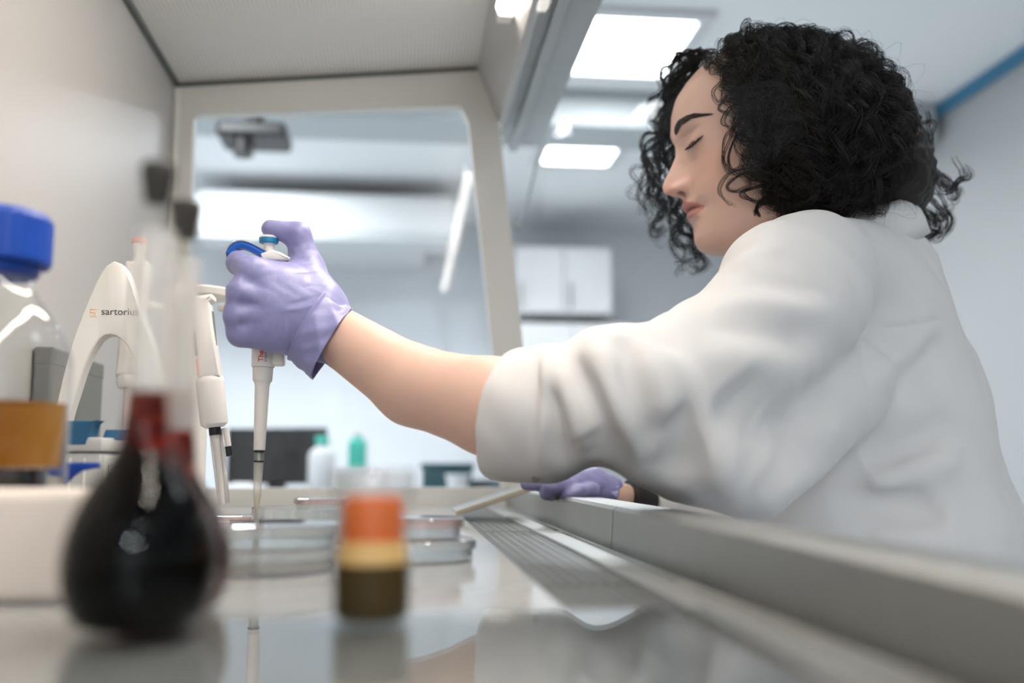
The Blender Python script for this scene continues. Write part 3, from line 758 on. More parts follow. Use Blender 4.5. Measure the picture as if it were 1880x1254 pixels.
# finger rest: a hooked strip, blue below and white on top
hk = np.array([(419, 473), (421, 466), (427, 457), (436, 451), (447, 450), (460, 454), (474, 461), (490, 469), (505, 475)], float)
Rinv = np.array(hp.rotation_euler.to_matrix()).T
hk3 = [Rinv @ (P(q[0], q[1], PY)-T_) for q in bez([tuple(q) for q in hk], 40)]
hk3 = np.array(hk3)
def strip(pts, dz0, dz1, hy):
    mb = MB(); bm = mb.bm; rows = []
    n = len(pts)
    for i in range(n):
        t = pts[min(i+1, n-1)]-pts[max(i-1, 0)]; t = t/np.linalg.norm(t); nn = np.array([-t[2], 0, t[0]])
        if nn[2] < 0 and i > 8: nn = -nn
        e = min(1.0, .35+i/6.0)
        sec = [(dz0, -hy*.75), (dz0*.4+dz1*.6 if dz0 < dz1 else dz1, -hy), (dz1, -hy*.7), (dz1, hy*.7), (dz0*.4+dz1*.6, hy), (dz0, hy*.75)]
        rows.append([bm.verts.new(pts[i]+nn*a*e+np.array([0, b*min(1, .6+i/10), 0])) for a, b in sec])
    for r0, r1 in zip(rows[:-1], rows[1:]):
        for k in range(6): bm.faces.new((r0[k], r0[(k+1) % 6], r1[(k+1) % 6], r1[k]))
    bm.faces.new(rows[0]); bm.faces.new(list(reversed(rows[-1])))
    return mb
fr_ = strip(hk3, -.0036, .0020, .0065).build('finger_rest', M['blue_plastic'], hp, smooth=True, autosmooth=60)
strip(hk3, .0021, .0036, .0062).build('rest_cover', M['pip_white'], fr_, smooth=True, autosmooth=60)
tz = zp(671)
o = text_mesh('lettering', 'Thermo', .0062, M['text_red'], hp, Matrix.Translation((.0012, -.0103, tz)) @ Matrix.Rotation(math.pi/2, 4, 'X') @ Matrix.Rotation(math.pi/2, 4, 'Z'), bold=.0001)
bend(o, .0103)
o = text_mesh('lettering', 'SCIENTIFIC', .0030, M['text_dark'], hp, Matrix.Translation((.0042, -.0103, tz)) @ Matrix.Rotation(math.pi/2, 4, 'X') @ Matrix.Rotation(math.pi/2, 4, 'Z'))
bend(o, .0103)

# ------------------------------------------------------------------ implicit surfaces for the figure
def seg_d(p, a, b):
    a = np.asarray(a, np.float32); b = np.asarray(b, np.float32)
    ab = b-a; pa = p-a
    t = np.clip(pa@ab/float(ab@ab), 0, 1)
    return np.sqrt(((pa-t[:, None]*ab)**2).sum(1)), t
def cone(p, a, b, ra, rb):
    d, t = seg_d(p, a, b); return d-(ra+(rb-ra)*t)
def ell(p, c, r, Rm=None):
    q = p-np.asarray(c, np.float32)
    if Rm is not None: q = q@np.asarray(Rm, np.float32)
    r = np.asarray(r, np.float32)
    k0 = np.sqrt(((q/r)**2).sum(1)); k1 = np.sqrt(((q/(r*r))**2).sum(1))
    return k0*(k0-1)/np.maximum(k1, 1e-6)
def smin(a, b, k):
    h = np.clip(.5+.5*(b-a)/k, 0, 1); return b+(a-b)*h-k*h*(1-h)
def smax(a, b, k): return -smin(-a, -b, k)

def mesh_sdf(fn, lo, hi, h, slack=.004):
    lo = np.asarray(lo, np.float32); hi = np.asarray(hi, np.float32)
    B = 8
    nb = np.ceil((hi-lo)/(h*B)).astype(int); N = nb*B+2
    gi = np.stack(np.meshgrid(*[np.arange(n) for n in nb], indexing='ij'), -1).reshape(-1, 3)
    cen = lo+(gi*B+B/2).astype(np.float32)*h
    d = np.concatenate([fn(cen[i:i+200000]) for i in range(0, len(cen), 200000)])
    keep = gi[np.abs(d) < (math.sqrt(3)*B*h*.5*1.25+slack)]
    off = np.stack(np.meshgrid(*[np.arange(B+1)]*3, indexing='ij'), -1).reshape(-1, 3)
    ids, pos, quads = [], [], []
    def gid(c): return (c[..., 0].astype(np.int64)*N[1]+c[..., 1])*N[2]+c[..., 2]
    co = np.array([[0, 0, 0], [1, 0, 0], [0, 1, 0], [1, 1, 0], [0, 0, 1], [1, 0, 1], [0, 1, 1], [1, 1, 1]])
    ed = [(0, 1), (2, 3), (4, 5), (6, 7), (0, 2), (1, 3), (4, 6), (5, 7), (0, 4), (1, 5), (2, 6), (3, 7)]
    for s in range(0, len(keep), 700):
        kb = keep[s:s+700]
        g = kb[:, None, :]*B+off[None]
        v = fn((lo+g.reshape(-1, 3).astype(np.float32)*h)).reshape(-1, B+1, B+1, B+1)
        c8 = np.stack([v[:, a:a+B, b:b+B, c:c+B] for a, b, c in co], -1)
        sg = c8 < 0
        act = sg.any(-1) & ~sg.all(-1)
        idx = np.argwhere(act)
        if len(idx):
            vals = c8[act]
            acc = np.zeros((len(idx), 3)); cnt = np.zeros(len(idx))
            for a, b in ed:
                va, vb = vals[:, a], vals[:, b]; m_ = (va < 0) != (vb < 0)
                t = np.where(m_, va/np.where(m_, va-vb, 1), 0)
                pt = co[a]+(co[b]-co[a])*t[:, None]
                acc += pt*m_[:, None]; cnt += m_
            base = kb[idx[:, 0]]*B+idx[:, 1:]
            ids.append(gid(base)); pos.append(lo+(base+acc/cnt[:, None])*h)
        for ax in range(3):
            sl0 = [slice(None)]+[slice(0, B)]*3; sl1 = list(sl0); sl1[1+ax] = slice(1, B+1)
            a_, b_ = v[tuple(sl0)] < 0, v[tuple(sl1)] < 0
            ix = np.argwhere(a_ != b_)
            if not len(ix): continue
            fl = a_[tuple(ix.T)]
            g0 = kb[ix[:, 0]]*B+ix[:, 1:]
            u, w = (ax+1) % 3, (ax+2) % 3
            eu = np.zeros(3, int); eu[u] = 1; ew = np.zeros(3, int); ew[w] = 1
            q = np.stack([gid(g0-eu-ew), gid(g0-ew), gid(g0), gid(g0-eu)], 1)
            q[~fl] = q[~fl][:, ::-1]
            quads.append(q)
    ids = np.concatenate(ids); pos = np.concatenate(pos); quads = np.concatenate(quads)
    o = np.argsort(ids); ids = ids[o]; pos = pos[o]
    k = np.searchsorted(ids, quads); k = np.minimum(k, len(ids)-1)
    ok = (ids[k] == quads).all(1)
    return pos, k[ok]

def sdf_obj(name, fn, lo, hi, h, m, parent, slack=.004, smooth_it=1):
    V, Q = mesh_sdf(fn, lo, hi, h, slack)
    for _ in range(smooth_it):
        S = np.zeros_like(V); C_ = np.zeros(len(V))
        for a, b in ((0, 1), (1, 2), (2, 3), (3, 0)):
            np.add.at(S, Q[:, a], V[Q[:, b]]); np.add.at(C_, Q[:, a], 1)
            np.add.at(S, Q[:, b], V[Q[:, a]]); np.add.at(C_, Q[:, b], 1)
        V = .5*V+.5*S/np.maximum(C_, 1)[:, None]
    o = from_arrays(name, V, Q, m, None, True)
    if parent:
        o.parent = parent; o.matrix_parent_inverse = Matrix.Translation(-Vector(parent.location))
    return o, V

def vert_colour(o, cols):
    a = o.data.color_attributes.new('tone', 'FLOAT_COLOR', 'POINT')
    a.data.foreach_set('color', np.c_[cols, np.ones(len(cols))].astype(np.float32).ravel())

# ------------------------------------------------------------------ pose
t_ = math.radians(4); p_ = math.radians(15)
Hf = np.array([-math.cos(t_)*math.cos(p_), math.sin(t_)*math.cos(p_), -math.sin(p_)])
Hl = np.array([-math.sin(t_), -math.cos(t_), 0.0])
Hu = np.cross(Hf, Hl); 
if Hu[2] < 0: Hu = -Hu
HROT = np.stack([Hf, Hu, Hl], 1).astype(np.float32)           # columns
NAS = P(1240, 274, 1.0)
H0 = (NAS-.088*Hf-.004*Hu).astype(np.float32)
def to_head(p): return (p-H0)@HROT
def from_head(q): return np.asarray(q, np.float32)@HROT.T+H0

_u  = np.array([-.124, -.1216, -.115, -.107, -.0965, -.087, -.0786, -.070, -.0565, -.049, -.035, -.020, 0, .0127, .027, .043, .058, .0695, .085])
_b  = np.array([-.024, -.0200, -.004, .0037, .0058, .0045, .0032, .0030, .0055, .0042, -.001, -.0035, -.003, -.0012, -.0042, -.0098, -.0187, -.033, -.058])
_wu = np.array([-.124, -.115, -.10, -.085, -.06, -.03, 0, .03, .06, .085])
_ww = np.array([.028, .037, .047, .054, .0605, .066, .069, .071, .068, .056])
_nu = np.array([-.058, -.052, -.0475, -.0435, -.0395, -.033, -.025, -.0141, -.004, .006, .016])
_nn = np.array([0, .0010, .0062, .0155, .0245, .0270, .0232, .0138, .0056, .0018, 0])
_vw = np.array([-.05, -.045, -.036, -.028, -.015, .005])
_vv = np.array([.0080, .0092, .0112, .0100, .0082, .0075])
def ga(x, w): return np.exp(-(x/w)**2)
def head_d(p):
    q = to_head(p); f, u, l = q[:, 0], q[:, 1], q[:, 2]; al = np.abs(l)
    D = np.interp(u, _nu, _nn)*np.exp(-(al/np.interp(u, _vw, _vv))**2.0)
    D += .0105*ga(al-.0125, .0058)*ga(u+.0400, .0060)
    D -= .0100*ga(al-.0270, .015)*ga(u-.0055, .0120)
    D += .0085*ga(al-.0310, .0125)*ga(u+.0000, .0090)
    D -= .0030*ga(u+.0035-.0025*((al-.031)/.013)**2, .0012)*np.exp(-((al-.0310)/.0140)**4)
    D -= .0020*ga(u-.0095, .0016)*ga(al-.0310, .0130)
    D += .0028*ga(al-.026, .020)*ga(u-.019, .0075)
    D += .0035*ga(al-.042, .018)*ga(u+.034, .020)
    cor = np.exp(-(al/.0225)**4); us = -.0630-.0055*(al/.025)**2
    D += .0046*np.exp(-(al/.0200)**4)*ga(u-us-.0060, .0046)
    D += .0046*np.exp(-(al/.0185)**4)*ga(u-us+.0062, .0048)
    D -= .0046*cor*ga(u-us, .0013)
    D -= .0030*ga(al-.0255, .0050)*ga(u+.0665, .0050)
    D -= .0012*ga(al, .0028)*ga(u+.0530, .004)
    D += .0022*ga(al, .013)*ga(u+.1000, .012)
    D -= .0018*ga(al-.021, .0045)*ga(u+.0475, .008)
    fe = f-np.where(f > .02, D, 0)
    fc = .004
    Rf = .088+np.interp(u, _u, _b)-fc; W = np.interp(u, _wu, _ww)
    rho = (np.abs(al/W)**2.25+(np.maximum(np.abs(fe-fc), 1e-5)/np.where(fe > fc, Rf, .075))**2.25)**(1/2.25)
    df = (rho-1)*np.where(fe > fc, np.minimum(Rf, W+.01), W)
    df = np.maximum(df, u-.075)
    umin = -.1225+np.maximum(0, .066-f)*.36
    df = smax(df, (umin-u)*.93, .014)
    sk = ell(q, (-.012, .022, 0), (.086, .067, .072))
    d = smin(df, sk, .018)
    no = np.sqrt((f-.0965)**2+(u+.0455)**2*1.6+(al-.0072)**2)-.0040
    d = smax(d, -no, .002)
    return d
NB = P(1545, 450, 1.03).astype(np.float32)                       # base of the neck
NK0 = from_head((-.022, -.055, 0))
SHL, ELB, WRI = P(1490, 525, .86), P(1125, 758, .757), P(605, 606, .862)
M1, M2 = P(760, 708, .828), P(905, 747, .797)
SHR, ELR, WRR = P(1520, 470, 1.22), P(1330, 985, 1.20), P(1128, 911, 1.10)
CHE, HIP = P(1600, 640, 1.04), P(1640, 1010, 1.04)
HIP = np.array([HIP[0]+.02, HIP[1], -.32])
fdir = (ELB-WRI)/np.linalg.norm(ELB-WRI)
def body_d(p):
    p = p.astype(np.float32)
    d = np.full(len(p), .5, np.float32)
    qn = ((p-H0)**2).sum(1) < .24**2
    if qn.any():
        pp = p[qn]; x = head_d(pp)
        x = smin(x, cone(pp, NK0, NB, .049, .056), .022)
        d[qn] = np.minimum(d[qn], x)
    b = smin(cone(p, NK0, NB, .049, .054), cone(p, NB, CHE, .05, .062), .02)
    b = smin(b, cone(p, CHE, HIP, .062, .09), .03)
    b = smin(b, cone(p, NB+np.array([.01, 0, -.035], np.float32), SHL, .038, .036), .02); b = smin(b, cone(p, NB+np.array([.01, 0, -.035], np.float32), SHR, .038, .036), .02)
    b = smin(b, cone(p, SHL, ELB, .040, .034), .02); b = smin(b, cone(p, SHR, ELR, .042, .036), .02)
    # forearms: full near the elbow, slim and flattened at the wrist
    fa = smin(cone(p, WRI, M1, .0240, .0320), cone(p, M1, M2, .0320, .0385), .01)
    fa = smin(fa, cone(p, M2, ELB, .0385, .0340), .01)
    b = smin(b, fa, .006)
    b = smin(b, cone(p, WRR, ELR, .0165, .034), .01)
    for sx in (1, -1):
        kn = np.array([HIP[0]-.36, HIP[1]+sx*.10, -.36]); an_ = np.array([HIP[0]-.34, HIP[1]+sx*.10, -.84])
        hp_ = HIP+np.array([0, sx*.08, -.02])
        b = smin(b, smin(cone(p, hp_, kn, .085, .058), smin(cone(p, kn, an_, .055, .038), cone(p, an_+np.array([.02, 0, -.02]), an_+np.array([-.15, 0, -.035]), .036, .026), .02), .02), .03)
    d = np.where(qn, smin(d, b, .012), np.minimum(d, b))
    return d

# skin colour: tone attribute carries lips, flushed nose and cheek, and painted shade at mouth and nostrils
msk = mat('skin', (0.62, 0.40, 0.29), 0.48, spec=0.35, sss=0.12, bump=0.12, bscale=700)
nt = msk.node_tree; at = nt.nodes.new('ShaderNodeVertexColor'); at.layer_name = 'tone'
nz = nt.nodes.new('ShaderNodeTexNoise'); nz.inputs['Scale'].default_value = 45; nz.inputs['Detail'].default_value = 4
tcn = [n for n in nt.nodes if n.type == 'TEX_COORD'][0]
mr = nt.nodes.new('ShaderNodeMapRange'); mr.inputs['To Min'].default_value = .93; mr.inputs['To Max'].default_value = 1.06
mm = nt.nodes.new('ShaderNodeVectorMath'); mm.operation = 'SCALE'
nt.links.new(tcn.outputs['Object'], nz.inputs['Vector']); nt.links.new(nz.outputs['Fac'], mr.inputs['Value'])
nt.links.new(at.outputs['Color'], mm.inputs[0]); nt.links.new(mr.outputs[0], mm.inputs['Scale'])
nt.links.new(mm.outputs[0], nt.nodes['Principled BSDF'].inputs['Base Color'])

PER = empty('person', (float(HIP[0]), float(HIP[1]), RZ0), 'person with dark curly hair in a white lab coat, pipetting with a purple gloved hand', 'person')
body, V = sdf_obj('body', body_d, (-.12, .64, -.90), (.72, 1.32, .50), .0017, msk, PER, slack=.012, smooth_it=1)
q = to_head(V.astype(np.float32)); f, u, l = q.T; al = np.abs(l)
base = np.array([.68, .450, .360]); cols = np.tile(base, (len(V), 1))
def blend(w, c):
    global cols
    w = np.clip(w, 0, 1)[:, None]; cols = cols*(1-w)+np.array(c)*w
inh = f > .02
us = -.0630-.0055*(al/.025)**2
blend(inh*.55*ga(al-.045, .022)*ga(u+.033, .022), (.68, .36, .27))
blend(inh*.60*ga(al, .017)*ga(u+.040, .013)*(f > .085), (.66, .33, .25))
blend(inh*.30*ga(al-.03, .016)*ga(u+.006, .012), (.52, .31, .24))
lipw = (np.abs(u-us) < .0098*np.sqrt(np.clip(1-(al/.0245)**2, 0, 1)))
blend(inh*(f > .07)*lipw*.85, (.56, .22, .185))
blend(inh*(f > .06)*ga(u-us, .0011)*np.exp(-(al/.023)**6)*.8, (.20, .06, .05))  # shade painted into the line between the lips
blend(inh*np.exp(-(((f-.0965)/.0045)**2+((u+.0455)/.0042)**2+((al-.0072)/.0042)**2)**1.5)*.9, (.10, .035, .03))  # shade painted inside the nostrils
vert_colour(body, cols)

def march(fn, px, py, y0, y1):
    """first point of a surface along the line of sight, used to place creases on cloth"""
    Y = y0
    for _ in range(90):
        q = P(px, py, Y); d = float(fn(np.array([q], np.float32))[0])
        if d < .0004: return q
        Y += max(d*.8, .0006)
        if Y > y1: return None
    return q

def creases(fn, specs, y0, y1, dens=6):
    out = []
    for pts, amp, w in specs:
        pl_ = [march(fn, x, y, y0, y1) for x, y in bez(pts, dens*(len(pts)-1))]
        pl_ = [q for q in pl_ if q is not None]
        if len(pl_) >= 2: out.append((np.array(pl_, np.float32), amp, w))
    return out
def crease_disp(p, cr):
    tot = np.zeros(len(p), np.float32)
    for pl_, amp, w in cr:
        lo = pl_.min(0)-3*w; hi = pl_.max(0)+3*w
        m_ = ((p > lo) & (p < hi)).all(1)
        if not m_.any(): continue
        pp = p[m_]; best = np.full(len(pp), 9, np.float32); bt = np.zeros(len(pp), np.float32)
        n = len(pl_)-1
        for i in range(n):
            d, t = seg_d(pp, pl_[i], pl_[i+1]+1e-7)
            c = d < best; best[c] = d[c]; bt[c] = (i+t[c])/n
        env = np.clip(np.minimum(bt+.03, 1-bt)/.34, 0, 1); env = env*env*(3-2*env)
        amp = amp*(1.25 if abs(amp) > .0034 else 1.0)
        tot[m_] += amp*np.exp(-(best/w)**1.5)*env
    return tot

# ------------------------------------------------------------------ lab coat
def chain(p, nodes, k):
    d = None
    for (a, b) in zip(nodes[:-1], nodes[1:]):
        x = cone(p, a[0], b[0], a[1], b[1]); d = x if d is None else smin(d, x, k)
    return d
def N_(px, py, Y, r): return (P(px, py, Y).astype(np.float32), r)
SLV = [N_(860, 748, .803, .0470), N_(925, 760, .792, .0470), N_(1010, 765, .775, .0475), N_(1130, 738, .757, .0520), N_(1300, 688, .79, .0560), N_(1462, 552, .855, .0640)]
SHO = [N_(1425, 500, .85, .044), N_(1500, 492, .885, .048)]
DRP = [N_(1190, 785, .757, .044), N_(1290, 820, .765, .044), N_(1375, 885, .785, .027)]
DR2 = [N_(1375, 865, .79, .036), N_(1520, 715, .90, .055)]
BNR = [N_(1545, 520, .95, .058), N_(1600, 600, .985, .072), N_(1640, 780, .985, .080), N_(1690, 990, .98, .085)]
PUF1 = P(1115, 642, .757).astype(np.float32); PUF2 = P(1002, 668, .778).astype(np.float32)
NT0, NT1 = P(1098, 903, .66).astype(np.float32), P(1098, 903, .86).astype(np.float32)
CUFC = P(926, 758, .791).astype(np.float32)
CUFN = (P(905, 749, .800)-P(1010, 773, .775)); CUFN = (CUFN/np.linalg.norm(CUFN)).astype(np.float32)
BAK = [N_(1590, 530, 1.02, .072), N_(1652, 740, 1.03, .083), N_(1716, 990, 1.03, .086), (np.array([HIP[0]+.02, 1.03, -.30], np.float32), .13)]
BK2 = [N_(1560, 520, 1.14, .072), N_(1600, 740, 1.14, .09), N_(1640, 990, 1.14, .095), (np.array([HIP[0]-.01, 1.12, -.30], np.float32), .13)]
CHS = [N_(1500, 610, 1.0, .085), N_(1540, 880, 1.02, .105), (np.array([HIP[0]-.06, 1.03, -.30], np.float32), .12)]
YOK = [N_(1480, 492, .885, .046), N_(1605, 508, 1.02, .052), N_(1545, 480, 1.19, .055)]
RSL = [N_(1222, 929, 1.115, .024), N_(1290, 965, 1.16, .036), N_(1335, 985, 1.20, .045), N_(1540, 520, 1.20, .058)]
LAP = [(np.array([HIP[0]-.02, 1.04, -.33], np.float32), .125), (np.array([HIP[0]-.30, 1.04, -.36], np.float32), .11)]
def coat_base(p):
    p = p.astype(np.float32)
    d = smax(chain(p, SLV, .022), (p-CUFC)@CUFN, .0035)
    d = smin(d, ell(p, PUF1, (.024, .034, .017)), .014)
    d = smin(d, ell(p, PUF2, (.011, .030, .013)), .008)
    d = smin(d, chain(p, SHO, .02), .025)
    d = smin(d, chain(p, DRP, .02), .018)
    d = smin(d, chain(p, DR2, .02), .02)
    tr = smin(chain(p, BAK, .03), chain(p, BK2, .03), .05)
    tr = smin(tr, chain(p, CHS, .03), .05)
    tr = smin(tr, chain(p, BNR, .03), .03)
    tr = smin(tr, chain(p, YOK, .03), .03)
    tr = smin(tr, chain(p, RSL, .02), .02)
    tr = smin(tr, chain(p, LAP, .03), .05)
    d = smax(d, -cone(p, NT0, NT1, .017, .019), .018)
    return smin(d, tr, .028)
CRS = creases(coat_base, [
    ([(986, 642), (978, 760), (966, 895)], -.0060, .0050),
    ([(1000, 640), (1000, 700), (996, 780), (985, 895)], .0050, .0065),
    ([(1016, 645), (1048, 740), (1078, 830), (1092, 890)], .0090, .0100),
    ([(1005, 690), (1028, 780), (1042, 870)], -.0070, .0085),
    ([(1048, 640), (1085, 720), (1118, 800), (1140, 870)], -.0110, .0105),
    ([(1076, 608), (1110, 690), (1150, 780), (1185, 870)], .0125, .0115),
    ([(1130, 612), (1160, 710), (1185, 790), (1198, 880)], -.0105, .0105),
    ([(1165, 605), (1212, 690), (1222, 780), (1200, 900)], .0100, .0130),
    ([(1205, 640), (1262, 700), (1292, 800), (1330, 880), (1375, 960)], .0125, .0120),
    ([(1220, 740), (1240, 820), (1232, 900)], -.0130, .0150),
    ([(1240, 700), (1275, 790), (1310, 880)], -.0060, .0120),
    ([(1330, 700), (1375, 760), (1420, 830)], -.0130, .0260),
    ([(1290, 596), (1420, 612), (1525, 618)], -.0070, .0150),
    ([(1270, 650), (1420, 672), (1530, 684)], .0065, .0190),
    ([(1320, 520), (1430, 518), (1560, 545)], -.0050, .0130),
    ([(1300, 558), (1430, 562), (1530, 580)], .0050, .0130),
    ([(1430, 740), (1500, 790), (1560, 800)], .0060, .0200),
    ([(1360, 945), (1450, 895), (1560, 830)], .0070, .0130),
    ([(1590, 715), (1655, 650), (1730, 595)], .0080, .0150),
    ([(1640, 735), (1692, 665), (1750, 610)], -.0075, .0140),
    ([(1590, 860), (1680, 812), (1770, 770)], -.0200, .0140),
    ([(1570, 912), (1680, 862), (1775, 840)], .0180, .0135),
    ([(1520, 925), (1640, 922), (1750, 965)], -.0200, .0140),
    ([(1590, 985), (1690, 988), (1790, 1005)], .0100, .0150),
    ([(1074, 790), (1092, 830), (1100, 875)], -.0060, .0120),
    ([(1545, 465), (1566, 520), (1577, 580), (1583, 640), (1592, 700), (1606, 775)], -.0024, .0030),
    ([(1612, 604), (1650, 600), (1700, 592), (1760, 580)], -.0026, .0030),
    ([(1612, 594), (1650, 590), (1700, 582), (1756, 570)], .0016, .0042),
    ([(1340, 500), (1390, 470), (1450, 450)], .0040, .0120),
    ([(1600, 440), (1660, 500), (1730, 570)], .0030, .0120),
], .60, 1.12)
ARM_A, ARM_B = P(840, 732, .812).astype(np.float32), P(985, 765, .780).astype(np.float32)
def coat_d(p):
    p = p.astype(np.float32)
    d = coat_base(p)-crease_disp(p, CRS)
    lump = (np.sin(p[:, 0]*71+1.3*np.sin(p[:, 2]*53))*np.sin(p[:, 1]*63+p[:, 2]*47)*.0011+np.sin(p[:, 0]*140+p[:, 2]*110+2*np.sin(p[:, 1]*80))*.0004)
    d = d+lump
    d = smax(d, -(cone(p, ARM_A, ARM_B, .0432, .041)), .003)      # the open cuff
    d = smax(d, -cone(p, NB+np.array([-.012, 0, .02], np.float32), NK0, .056, .070), .004)
    return d
mcoat = mat('coat_cloth', (0.67, 0.655, 0.648), 0.75, spec=0.25, sheen=0.15, noise=0.012, nscale=30, bump=0.10, bscale=1400)
coat, _ = sdf_obj('lab_coat', coat_d, (-.02, .62, -.48), (.78, 1.36, .36), .0024, mcoat, PER, slack=.016, smooth_it=1)

# collar: a folded band around the neck, and a button on the cuff
ax_ = (NK0-NB); ax_ = ax_/np.linalg.norm(ax_)+np.array([.25, 0, 1.0]); ax_ = ax_/np.linalg.norm(ax_)
e1 = np.cross(ax_, [0, 1, 0]); e1 /= np.linalg.norm(e1); e2 = np.cross(ax_, e1)
prof = [(.062, -.006), (.066, .014), (.069, .026), (.073, .029), (.078, .022), (.084, .004), (.087, -.012), (.089, -.012), (.0865, .005), (.080, .0245), (.073, .0315), (.067, .028), (.0640, .014), (.060, -.006)]
cV, cF = [], []
nc = 64; npf = len(prof)
COLC = P(1562, 436, 1.02)
for i in range(nc):
    a = math.radians(34+292*i/(nc-1))
    wv = 1+.03*math.sin(3*a)+.02*math.sin(7*a+1)
    for r, z in prof:
        cV.append(COLC+(e1*math.cos(a)+e2*math.sin(a))*r*.86*wv+ax_*z)
for i in range(nc-1):
    for k in range(npf):
        a0 = i*npf+k; a1 = i*npf+(k+1) % npf
        cF.append((a0, a1, a1+npf, a0+npf))
co_ = from_arrays('collar', cV, cF, mcoat, None, True)
co_.parent = coat; co_.matrix_parent_inverse = coat.matrix_parent_inverse.inverted() @ Matrix.Translation(-Vector(PER.location)) if False else Matrix.Identity(4)
bt_ = march(coat_d, 984, 878, .6, 1.0)
if bt_ is not None:
    bo_ = MB().lathe([(.0008, -.0008), (.0030, -.0007), (.0033, 0), (.0030, .0007), (.002, .0009)], 20, M=Matrix.Translation(Vector(bt_)) @ Matrix.Rotation(math.radians(100), 4, 'X')).build('button', M['grey_panel'], None, smooth=True)
    bo_.parent = coat; bo_.matrix_parent_inverse = Matrix.Identity(4)

# ------------------------------------------------------------------ gloved hands
mglove = mat('glove', (0.25, 0.25, 0.47), 0.42, spec=0.45, sss=0.05, noise=0.05, nscale=25, bump=0.22, bscale=260)
def H_(px, py, Y): return P(px, py, Y).astype(np.float32)
WI, WM, WR, WP = H_(588, 552, .864), H_(588, 580, .858), H_(580, 606, .860), H_(570, 622, .866)
KI, KM, KR, KP = H_(463, 499, .8470), H_(446, 537, .8440), H_(440, 578, .8470), H_(445, 612, .8535)
CHN = [
    (KI, H_(438, 483, .876), H_(450, 490, .9030), H_(482, 497, .9035), (.0112, .0100, .0094, .0082)),
    (KM, H_(437, 543, .882), H_(452, 546, .9045), H_(487, 549, .9040), (.0114, .0098, .0092, .0082)),
    (KR, H_(434, 579, .884), H_(450, 582, .9045), H_(485, 584, .9040), (.0110, .0095, .0090, .0080)),
    (KP, H_(443, 613, .882), H_(455, 617, .9015), H_(482, 619, .9020), (.0102, .0088, .0082, .0072))]
def hand_base(p):
    p = p.astype(np.float32)
    d = cone(p, WI, KI, .0185, .0122)
    d = smin(d, cone(p, WM, KM, .0195, .0124), .012)
    d = smin(d, cone(p, WR, KR, .0195, .0120), .012)
    d = smin(d, cone(p, WP, KP, .0185, .0112), .012)
    d = smin(d, cone(p, H_(600, 602, .862), H_(640, 632, .855), .0238, .0250), .012)
    d = smin(d, cone(p, H_(592, 566, .870), H_(563, 492, .884), .0180, .0148), .014)
    d = smin(d, cone(p, H_(560, 512, .874), H_(484, 503, .856), .0135, .0100), .012)
    th = smin(cone(p, H_(563, 492, .884), H_(547, 432, .882), .0142, .0108), cone(p, H_(547, 431, .882), H_(497, 420, .880), .0108, .0082), .006)
    d = smin(d, th, .008)
    for kx, ky, kY, kr in ((459, 496, .8440, .0108), (441, 536, .8400, .0108), (434, 578, .8430, .0104), (438, 612, .8500, .0096)):
        d = smin(d, np.sqrt(((p-H_(kx, ky, kY))**2).sum(1))-kr, .006)
    for a, b, c, e, r in CHN:
        f_ = smin(smin(cone(p, a, b, r[0], r[1]), cone(p, b, c, r[1], r[2]), .004), cone(p, c, e, r[2], r[3]), .004)
        d = smin(d, f_, .0042)
    return d
GCR = creases(hand_base, [
    ([(536, 476), (556, 473), (580, 464)], -.0009, .0013), ([(540, 486), (560, 484), (584, 480)], -.0009, .0014),
    ([(545, 468), (560, 462), (575, 450)], -.0007, .0013), ([(560, 513), (580, 514), (597, 513)], -.0009, .0013),
    ([(552, 528), (580, 524), (600, 526)], -.0009, .0013), ([(518, 562), (560, 552), (600, 538)], -.0013, .0016),
    ([(512, 572), (550, 566), (592, 556)], .0010, .0018), ([(536, 500), (560, 499), (588, 496)], -.0007, .0013),
    ([(472, 592), (462, 612), (452, 632)], -.0011, .0018), ([(510, 585), (504, 610), (492, 640)], -.0010, .0018),
    ([(524, 580), (522, 610), (516, 642)], .0010, .0018), ([(490, 590), (480, 615), (474, 638)], .0010, .0018),
    ([(538, 600), (534, 625), (530, 648)], -.0009, .0016), ([(447, 470), (455, 476), (463, 484)], -.0008, .0014),
    ([(440, 520), (432, 528), (424, 540)], -.0008, .0014),
    ([(436, 514), (455, 518), (492, 532)], -.0022, .0042), ([(430, 557), (450, 558), (490, 564)], -.0022, .0042), ([(431, 596), (450, 595), (484, 592)], -.0020, .0040),
    ([(522, 455), (532, 462), (540, 470)], -.0008, .0013), ([(530, 446), (540, 452), (552, 452)], -.0006, .0013),
], .70, 1.0, dens=5)
PT0, PT1 = H_(474, 870, PY), H_(493.5, 446, PY)
def hand_d(p):
    p = p.astype(np.float32)
    d = hand_base(p)-crease_disp(p, GCR)
    d += np.sin(p[:, 0]*330+2*np.sin(p[:, 2]*210))*np.sin(p[:, 1]*260+p[:, 2]*240)*.00022
    return d
glove, _ = sdf_obj('glove', hand_d, (-.20, .80, .10), (-.02, .935, .30), .0011, mglove, PER, slack=.006, smooth_it=1)
